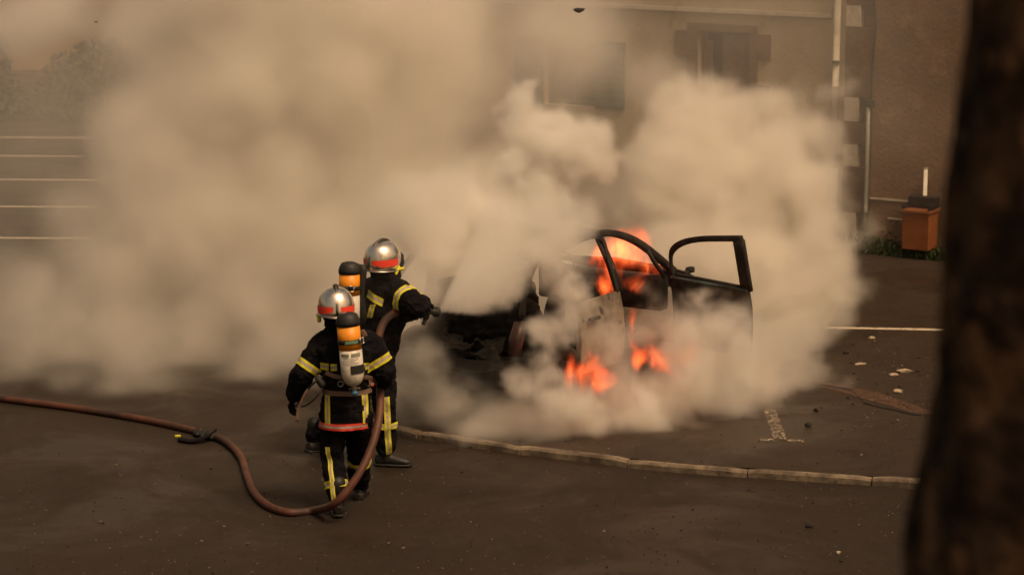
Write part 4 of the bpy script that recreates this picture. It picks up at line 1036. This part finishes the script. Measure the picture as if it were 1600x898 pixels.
def vnoise(x, y, z):
    xi = np.floor(x).astype(np.int32); yi = np.floor(y).astype(np.int32); zi = np.floor(z).astype(np.int32)
    fx = (x - xi).astype(np.float32); fy = (y - yi).astype(np.float32); fz = (z - zi).astype(np.float32)
    fx = fx * fx * (3 - 2 * fx); fy = fy * fy * (3 - 2 * fy); fz = fz * fz * (3 - 2 * fz)
    xi &= 31; yi &= 31; zi &= 31; x1 = (xi + 1) & 31; y1 = (yi + 1) & 31; z1 = (zi + 1) & 31
    g = TILE
    a = g[zi, yi, xi] * (1 - fx) + g[zi, yi, x1] * fx; b = g[zi, y1, xi] * (1 - fx) + g[zi, y1, x1] * fx
    c = g[z1, yi, xi] * (1 - fx) + g[z1, yi, x1] * fx; d = g[z1, y1, xi] * (1 - fx) + g[z1, y1, x1] * fx
    return (a * (1 - fy) + b * fy) * (1 - fz) + (c * (1 - fy) + d * fy) * fz * 1.0
def fbm(x, y, z, s, octv=4, gain=.55):
    v = 0; a = 1; n = 0
    for k in range(octv):
        v = v + a * vnoise(x * s + 7.3 * k, y * s + 3.1 * k, z * s + 5.7 * k); n += a; a *= gain; s *= 2.03
    return v / n * 2 - 1
def gridpts(lo, hi, h):
    n = [int(round((hi[i] - lo[i]) / h)) + 1 for i in range(3)]; ax = [np.linspace(lo[i], hi[i], n[i], dtype=np.float32) for i in range(3)]
    z, y, x = np.meshgrid(ax[2], ax[1], ax[0], indexing='ij'); return x, y, z, ax
def add_spheres(S, X, Y, Z, ax, sph, pad=.5):
    """S = signed depth inside the union of ellipsoids (x, y, z, r, sy, sz)"""
    for cx_, cy_, cz_, r, sy, sz in sph:
        m_ = r * max(1, sy, sz) + pad
        i0, i1 = np.searchsorted(ax[0], [cx_ - m_, cx_ + m_]); j0, j1 = np.searchsorted(ax[1], [cy_ - m_, cy_ + m_]); k0, k1 = np.searchsorted(ax[2], [cz_ - m_, cz_ + m_])
        if i0 == i1 or j0 == j1 or k0 == k1: continue
        sl = (slice(k0, k1), slice(j0, j1), slice(i0, i1))
        d = r * (1 - np.sqrt(((X[sl] - cx_) / r) ** 2 + ((Y[sl] - cy_) / (r * sy)) ** 2 + ((Z[sl] - cz_) / (r * sz)) ** 2))
        S[sl] = np.maximum(S[sl], d)
def puffs(sph, n, ratio, levels=1, rs=RS):
    out = list(sph); cur = list(sph)
    for _ in range(levels):
        nxt = []
        for cx_, cy_, cz_, r, sy, sz in cur:
            for k in range(n):
                v = rs.normal(size=3); v /= np.linalg.norm(v); q = r * ratio * rs.uniform(.6, 1.25); k_ = r * .86
                nxt.append((cx_ + v[0] * k_, cy_ + v[1] * k_ * sy, cz_ + v[2] * k_ * sz, q, 1, 1))
        out += nxt; cur = nxt
    return out
def B(x, y, Y, r, sy=1., sz=1.): p = P(x, y, Y); return (p.x, p.y, p.z, r, sy, sz)

M['smoke'] = vol_mat('smoke', (.985, .965, .925), 1.0, .2)
M['steam'] = vol_mat('steam', (.99, .98, .955), 1.0, .25)
# ---- the big bank of smoke
lo, hi, h = (-8.2, 19.9, .03), (5.4, 29.4, 4.9), .058
X, Y_, Z, ax = gridpts(lo, hi, h)
wx = fbm(X, Y_, Z, .9, 3); wx2 = fbm(X + 40, Y_, Z + 2, 3.0, 3); wz2 = fbm(X + 4, Y_ + 31, Z, 3.0, 3); wy = fbm(X + 9, Y_ + 4, Z, .9, 3); wz = fbm(X, Y_ + 17, Z + 8, .9, 3)
fine = fbm(X + wx * .25, Y_ + wy * .25, Z - wz * .25, 2.6, 4, .6)
# soft masses
soft = [B(230, 460, 25.2, 1.05), B(130, 560, 24.6, .62), B(150, 360, 25.6, .70), B(320, 220, 26.2, 1.25), B(300, 40, 26.6, 1.1), B(480, 80, 26.2, 1.3), B(560, 260, 25.8, 1.2),
        B(450, 400, 25.2, 1.2), B(330, 530, 24.7, .95, 1, .8), B(560, 480, 24.6, 1.0), B(640, 120, 26, 1.0), B(470, 565, 24.2, .8), B(40, 520, 25.0, .62), B(-60, 560, 25.2, .6), B(40, 590, 24.3, .38), B(230, 600, 24.0, .38), B(620, 560, 23.8, .8),
        B(690, 380, 24.6, .9), B(700, 560, 23.6, .6), B(760, 420, 24.8, .8), B(-300, 560, 26, .9), B(230, 330, 25.5, .8), B(600, 0, 26, 1.3), B(400, -80, 26.5, 1.4)]
soft += [B(360, 330, 24.9, .85), B(440, 280, 24.9, .8), B(290, 380, 24.8, .8), B(520, 360, 24.6, .75), B(400, 460, 24.4, .7), B(250, 260, 25.3, .7), B(960, 560, 21.45, .30), B(1000, 470, 22.3, .16), B(880, 90, 28.2, .7), B(20, 606, 23.5, .42), B(100, 612, 23.3, .42), B(180, 612, 23.2, .42), B(-80, 600, 23.9, .45), B(255, 604, 23.3, .40), B(400, 590, 23.6, .5), B(500, 598, 23.1, .44), B(560, 590, 22.9, .42), B(60, 540, 24.2, .6), B(30, 460, 24.8, .55), B(200, 545, 24.0, .6), B(660, 330, 22.6, .5), B(700, 400, 22.0, .36), B(620, 60, 25.6, .8), B(600, 200, 25.4, .8), B(640, 300, 25.2, .7), B(520, 120, 25.2, .9), B(400, 150, 25.2, .8), B(800, 330, 26, .8), B(1000, 350, 26.8, .8), B(660, 420, 24.6, .9), B(880, 30, 27.6, .7, 1, .7), B(50, 10, 28.0, .8, 1, .6), B(1020, 130, 27.6, .5)]
crisp = [B(1110, 290, 26.2, .92), B(1215, 260, 26.0, .62), B(1265, 330, 25.6, .56), B(1150, 200, 26.2, .50), B(1060, 380, 26, .75), B(1255, 420, 25.2, .56), B(1235, 520, 24.7, .44), B(1130, 430, 25.3, .85), B(1200, 480, 24.9, .55),
         B(1150, 590, 23.6, .42), B(1205, 590, 23.9, .32), B(1120, 610, 23.2, .36), B(1290, 220, 26.2, .36), B(1310, 160, 26.4, .26), B(1250, 170, 26.4, .36), B(1315, 345, 25.8, .32), B(1320, 410, 25.6, .22), B(1080, 180, 26.6, .42),
         B(1270, 470, 24.9, .36), B(1220, 560, 24.2, .42), B(1295, 400, 25.4, .40), B(1150, 330, 25.8, .8), B(980, 480, 25.6, .9), B(920, 470, 25.9, .8), B(1340, 110, 26.6, .16),
         B(690, 640, 21.5, .26), B(770, 630, 21.25, .28), B(840, 636, 21.15, .31), B(910, 632, 21.2, .34), B(975, 632, 21.35, .35), B(1040, 620, 21.7, .36), B(1110, 606, 22.0, .36), B(1175, 597, 22.4, .37), B(1235, 585, 23.0, .35), B(655, 600, 21.5, .24), B(645, 540, 21.6, .26), B(1100, 575, 22.0, .24), B(1130, 555, 22.2, .26),
         B(1100, 560, 23.6, .45), B(650, 610, 22.9, .40), B(690, 390, 21.6, .36), B(740, 345, 21.9, .38), B(655, 430, 21.4, .26), B(650, 340, 22.0, .45), B(715, 420, 21.5, .26), B(690, 320, 22.1, .4)]
S1 = np.full(X.shape, -1., np.float32); add_spheres(S1, X + wx * .28, Y_ + wy * .25, Z + wz * .28, ax, soft, .9)
S2 = np.full(X.shape, -1., np.float32); add_spheres(S2, X + wx * .30 + wx2 * .16, Y_ + wy * .2, Z + wz * .30 + wz2 * .16, ax, puffs(crisp, 12, .40), .6)
D1 = np.clip((S1 + fine * .22 + .05) / .75, 0, 1); D1 = D1 ** 1.3 * (1.15 + .7 * fine)
D2 = np.clip((S2 + fine * .20) / .30, 0, 1); D2 = D2 * np.clip(1.1 + 1.3 * fine, .15, 2)
# thin veil that drifts everywhere round the fire
veil = np.clip(1.35 - np.abs(X + 2.2) / 6.0, 0, 1) * np.clip((Y_ - 22.4) / 1.5, 0, 1) * np.clip((29.3 - Y_) / 1.0, 0, 1) * np.clip((5.6 - Z) / 1.5, 0, 1)
veil = veil * np.clip(.5 + wx * 1.2 + fine * .5, 0, 1.2)
veil += .9 * np.clip(1 - np.abs(X - .35) / 1.3, 0, 1) * np.clip((Y_ - 25.5) / .8, 0, 1) * np.clip((29.3 - Y_) / 1.0, 0, 1) * np.clip(.6 + wx + fine, 0, 1.5) * np.clip(Z - 1.2, 0, 1)
veil *= 1 - .75 * np.clip((X - .9) / .8, 0, 1) * np.clip((2.2 - Z), 0, 1)
dens = np.maximum(D1, 0) * 2.6 + np.maximum(D2, 0) * 4.5 + veil * (.17 + .02 * np.clip((-X - 2) / 3, 0, 1)) + .22 * np.clip((Y_ - 19.95) / .25, 0, 1) * np.clip((23 - Y_) / 1, 0, 1) * np.clip(1 - np.abs(X + 1.05) / .5, 0, 1) ** .7 * np.clip((Z - .5) / .8, 0, 1) * np.clip((2.4 - Z) / .6, 0, 1) * np.clip(.7 + fine, 0, 2)
# hollow: the hot clear pocket round the burning car
cx0, cy0 = car.location.x, car.location.y
u_ = (X - cx0) * math.sin(CR) + (Y_ - cy0) * math.cos(CR); v_c = (X - cx0) * math.cos(CR) - (Y_ - cy0) * math.sin(CR)
q = np.maximum(np.maximum(np.maximum(np.abs(u_ - 1.7) - 1.5, np.abs(v_c - .0) - .75), Z - 1.5), .55 - Z)
clear = np.clip(q / .35 + fine * .3, 0, 1)
q2 = np.maximum(np.maximum(np.abs(u_ - 2.0) - 1.0, np.abs(v_c - 1.3) - .7), np.abs(Z - 1.3) - .36); clear2 = np.clip(q2 / .3 + fine * .2, 0, 1)
dens *= (.04 + .96 * clear) * (.03 + .97 * clear2)
for a_, (l0, h0) in zip((X, Y_, Z), zip(lo, hi)):
    dens *= np.clip((h0 - a_) / .5, 0, 1)
    if a_ is not Z: dens *= np.clip((a_ - l0) / .5, 0, 1)
dens[dens < .012] = 0
grid_volume('smoke', lo, tuple(float(a[-1]) for a in ax), dens, M['smoke'], 'bank of beige smoke rolling off the burning car over the car park')
del X, Y_, Z, wx, wy, wz, fine, S1, S2, D1, D2, veil, dens, u_, v_c, q, clear, q2, clear2

# ---- dense white steam above and in front of the car
lo, hi, h = (-1.25, 20.5, .04), (2.2, 24.2, 3.3), .03
X, Y_, Z, ax = gridpts(lo, hi, h)
wx = fbm(X, Y_, Z, 2.2, 4, .65); wy = fbm(X + 9, Y_ + 4, Z, 2.2, 3); wz = fbm(X, Y_ + 17, Z + 8, 2.2, 4, .65)
fine = fbm(X + wx * .12, Y_ + wy * .12, Z - wz * .12, 6, 4, .6)
top = [B(812, 160, 22.9, .20), B(805, 200, 22.9, .18), B(840, 215, 22.9, .28), B(880, 225, 22.9, .30), B(918, 240, 22.9, .26), B(850, 262, 22.9, .28), B(945, 252, 22.9, .16), B(800, 270, 22.8, .22), B(840, 300, 22.7, .26)]
dome = [B(700, 375, 21.8, .28), B(735, 345, 21.9, .28), B(668, 398, 21.7, .24), B(655, 360, 22.0, .26), B(850, 325, 21.9, .28), B(820, 350, 21.8, .30), B(875, 365, 21.7, .30), B(795, 385, 21.7, .28), B(765, 400, 21.6, .22), B(865, 420, 21.4, .26), B(900, 405, 21.8, .20), B(890, 340, 21.9, .22), B(885, 455, 21.3, .2), B(895, 490, 21.2, .16), B(830, 400, 21.6, .24)]
front = [B(860, 520, 21.05, .20), B(850, 580, 20.95, .17), B(840, 550, 21.0, .17), B(885, 500, 21.1, .15), B(820, 600, 21.0, .17), B(850, 625, 20.95, .18), B(905, 460, 21.3, .14), B(800, 575, 21.1, .10), B(940, 645, 21.1, .18), B(1000, 645, 21.3, .20), B(900, 635, 21.0, .18), B(935, 500, 21.4, .09)]
side = [B(1095, 535, 22.0, .26), B(1135, 520, 21.8, .23), B(1155, 580, 21.9, .30), B(1110, 600, 22.0, .26), B(1075, 500, 22.0, .13), B(1120, 500, 21.8, .20), B(1085, 560, 21.9, .16), B(1165, 520, 21.8, .18), B(1060, 625, 21.9, .18), B(1090, 480, 22.0, .09), B(1055, 520, 22.1, .10)]
def ss(l, n, ra, lv=1): 
    S = np.full(X.shape, -1., np.float32); add_spheres(S, X + wx * .22, Y_ + wy * .12, Z + wz * .22, ax, puffs(l, n, ra, lv), .45); return S
D = np.clip((ss(top, 20, .34) + fine * .09) / .10, 0, 1) * 10 * np.clip(1 + fine, .3, 2) + np.clip((ss(dome, 18, .34) + fine * .12) / .24, 0, 1) * 5.5 * np.clip(1 + 1.2 * fine, .2, 2)
D += np.clip((ss(front, 12, .4) + fine * .12) / .2, 0, 1) * 8.0 * np.clip(1 + 1.2 * fine, .2, 2) + np.clip((ss(side, 14, .4) + fine * .12) / .30, 0, 1) * 9 * np.clip(1 + .9 * fine, .25, 2)
mist = [B(1100, 515, 22.0, .30), B(1060, 505, 22.2, .25), B(1145, 505, 21.9, .25), B(945, 520, 21.4, .24), B(1020, 520, 22.2, .18), B(1090, 560, 22.0, .36, 1.2), B(1150, 540, 21.9, .34), B(1200, 580, 22.2, .36), B(1030, 600, 21.8, .28, 1.3), B(1130, 620, 22.0, .34), B(960, 530, 21.4, .22, 1, 1.3), B(950, 600, 21.3, .24), B(1020, 500, 22.4, .16), B(1060, 480, 22.3, .14), B(1120, 490, 21.9, .18), B(1000, 450, 22.9, .10), B(700, 600, 21.0, .2), B(660, 560, 21.2, .25)]
D += np.clip((ss(mist, 8, .4) + fine * .14) / .30, 0, 1) * 4.5 * np.clip(1 + .9 * fine, .25, 2)
u_ = (X - cx0) * math.sin(CR) + (Y_ - cy0) * math.cos(CR); v_c = (X - cx0) * math.cos(CR) - (Y_ - cy0) * math.sin(CR)
D *= .06 + .94 * np.clip(np.maximum(np.maximum(np.abs(u_ - 1.4) - 1.35, np.abs(v_c) - .72), Z - 1.42) / .12, 0, 1)
for a_, (l0, h0) in zip((X, Y_, Z), zip(lo, hi)):
    D *= np.clip((h0 - a_) / .15, 0, 1)
    if a_ is not Z: D *= np.clip((a_ - l0) / .15, 0, 1)
D[D < .03] = 0
grid_volume('steam', lo, tuple(float(a[-1]) for a in ax), D, M['steam'], 'pale billowing steam rising from the rear of the burning car')
# ---- fan of water spray from the nozzle
nzp = P(684, 486, 20.56)
lo, hi, h = (-.75, 20.4, .3), (.75, 22.4, 2.1), .022
X, Y_, Z, ax = gridpts(lo, hi, h)
e1 = (P(850, 490, 21.25) - nzp); e2 = (P(790, 300, 21.6) - nzp); axd = (e1.normalized() + e2.normalized()).normalized(); half = e1.angle(e2) / 2 + R(3)
dx, dy, dz = X - nzp.x, Y_ - nzp.y, Z - nzp.z; al = dx * axd.x + dy * axd.y + dz * axd.z; rr = np.sqrt(np.maximum(dx * dx + dy * dy + dz * dz - al * al, 0))
al_ = np.maximum(al, .02); ang = np.arctan2(rr, al_)
n1 = fbm(dx / al_ * 4 + 20, dy / al_ * 4 + 20, dz / al_ * 4 + al_ * .4 + 20, 2.2, 4, .6); n2 = fbm(X, Y_, Z, 7, 3, .6)
Dw = np.clip((half * (1 + .10 * n1) - ang) / .05, 0, 1) * (al > 0) * (al < 1.7) * np.clip((1.7 - al) / .7, 0, 1)
_e = [P(x, y, 21.1) for x, y in ((684, 489), (740, 497), (785, 486), (815, 462), (840, 428))]
zc = np.interp(X, [p.x for p in _e], [p.z for p in _e]).astype(np.float32)
Dw = Dw * np.clip((Z - zc + .22 * n2 * (X - nzp.x + .1)) / (.05 + .10 * np.clip(X - nzp.x, 0, 1)), 0, 1)
Dw = Dw * (1.0 + .9 * n1 + .25 * n2) * np.clip(3.4 / (al_ + .3), 0, 9)
for a_, (l0, h0) in zip((X, Y_, Z), zip(lo, hi)): Dw *= np.clip((h0 - a_) / .12, 0, 1) * np.clip((a_ - l0) / .06, 0, 1)
Dw[Dw < .03] = 0
grid_volume('water_spray', lo, tuple(float(a[-1]) for a in ax), Dw, M['steam'], 'fan of fine water spray from the hose nozzle onto the car')

# ---- fire
def fire_mat(K):
    m = bpy.data.materials.new('flames'); m.use_nodes = True; t = m.node_tree; t.nodes.clear()
    out = t.nodes.new('ShaderNodeOutputMaterial'); em = t.nodes.new('ShaderNodeVolumePrincipled'); em.inputs['Density'].default_value = .6; em.inputs['Color'].default_value = (.3, .12, .05, 1)
    at = t.nodes.new('ShaderNodeAttribute'); at.attribute_name = 'density'
    rp = t.nodes.new('ShaderNodeValToRGB'); e = rp.color_ramp.elements
    e[0].position = 0; e[0].color = (1, .09, .02, 1); e[1].position = 1; e[1].color = (1, .22, .04, 1); mid_ = rp.color_ramp.elements.new(.5); mid_.color = (1, .11, .022, 1)
    ml = t.nodes.new('ShaderNodeMath'); ml.operation = 'MULTIPLY'; ml.inputs[1].default_value = K
    t.links.new(at.outputs['Fac'], rp.inputs[0]); t.links.new(rp.outputs[0], em.inputs['Emission Color']); t.links.new(at.outputs['Fac'], ml.inputs[0]); t.links.new(ml.outputs[0], em.inputs['Emission Strength'])
    t.links.new(em.outputs[0], out.inputs['Volume']); return m
lo, hi, h = (-.2, 21.3, .05), (2.2, 25.0, 2.2), .022
X, Y_, Z, ax = gridpts(lo, hi, h)
wx = fbm(X, Y_, Z * .6, 3.2, 3); wz = fbm(X + 5, Y_, Z * .6 + 3, 3.2, 3)
n1 = fbm(X + wx * .16, Y_ + wz * .1, Z * .5 + wz * .12, 6.5, 4, .6); rid = 1 - np.abs(fbm(X + wx * .18 + 3, Y_ * .8, Z * .45 + wz * .16, 8, 3, .6)) * 3.2
fl = [B(890, 585, 21.55, .08, 1, 1.1), B(908, 582, 21.6, .11, 1, 1.0), B(934, 590, 21.6, .12, 1, .8), B(925, 566, 21.8, .07, 1, 1.3),
      B(989, 528, 22.5, .035, 1, 2.6), B(996, 548, 22.5, .07, 1, 1.8), B(1010, 560, 22.3, .11, 1, .9), B(1034, 572, 22.25, .11, 1, .8), B(1054, 583, 22.2, .08, 1, .7), B(1085, 550, 22.9, .11, 1, 1.0),
      B(985, 385, 23.6, .22, 1, .85), B(1012, 405, 23.7, .15, 1, .9), B(960, 420, 23.4, .12), B(942, 400, 23.3, .12, 1, 1.6), B(945, 440, 23.2, .12), B(1000, 352, 24.4, .06, 1, 2.0), B(998, 440, 23.6, .10, 1, .8), B(1004, 330, 24.5, .03, 1, 3)]
S = np.full(X.shape, -1., np.float32); add_spheres(S, X + wx * .09, Y_, Z + wz * .12, ax, fl, .2)
Df = np.clip((S + n1 * .16) / .06, 0, 1) * np.clip(.05 + .15 * (n1 > -.1) + 1.9 * np.clip(rid - .4, 0, 1) ** 1.3 + .5 * n1, 0, 1.0)
Df[Df < .02] = 0
grid_volume('flames', lo, tuple(float(a[-1]) for a in ax), Df, fire_mat(15), 'orange flames in the cabin, at the sill and by the rear wheel of the car')
del X, Y_, Z, wx, wz, n1, S, Df, D, fine
for p, e in ((P(1000, 415, 24.0), 4), (P(1010, 560, 22.75), 2.5), (P(915, 575, 22.2), 2.5)):
    ld = bpy.data.lights.new('fire_glow', 'POINT'); ld.energy = e; ld.color = (1, .25, .05); ld.shadow_soft_size = .12
    lo_ = bpy.data.objects.new('fire_glow', ld); COL.objects.link(lo_); lo_.location = p
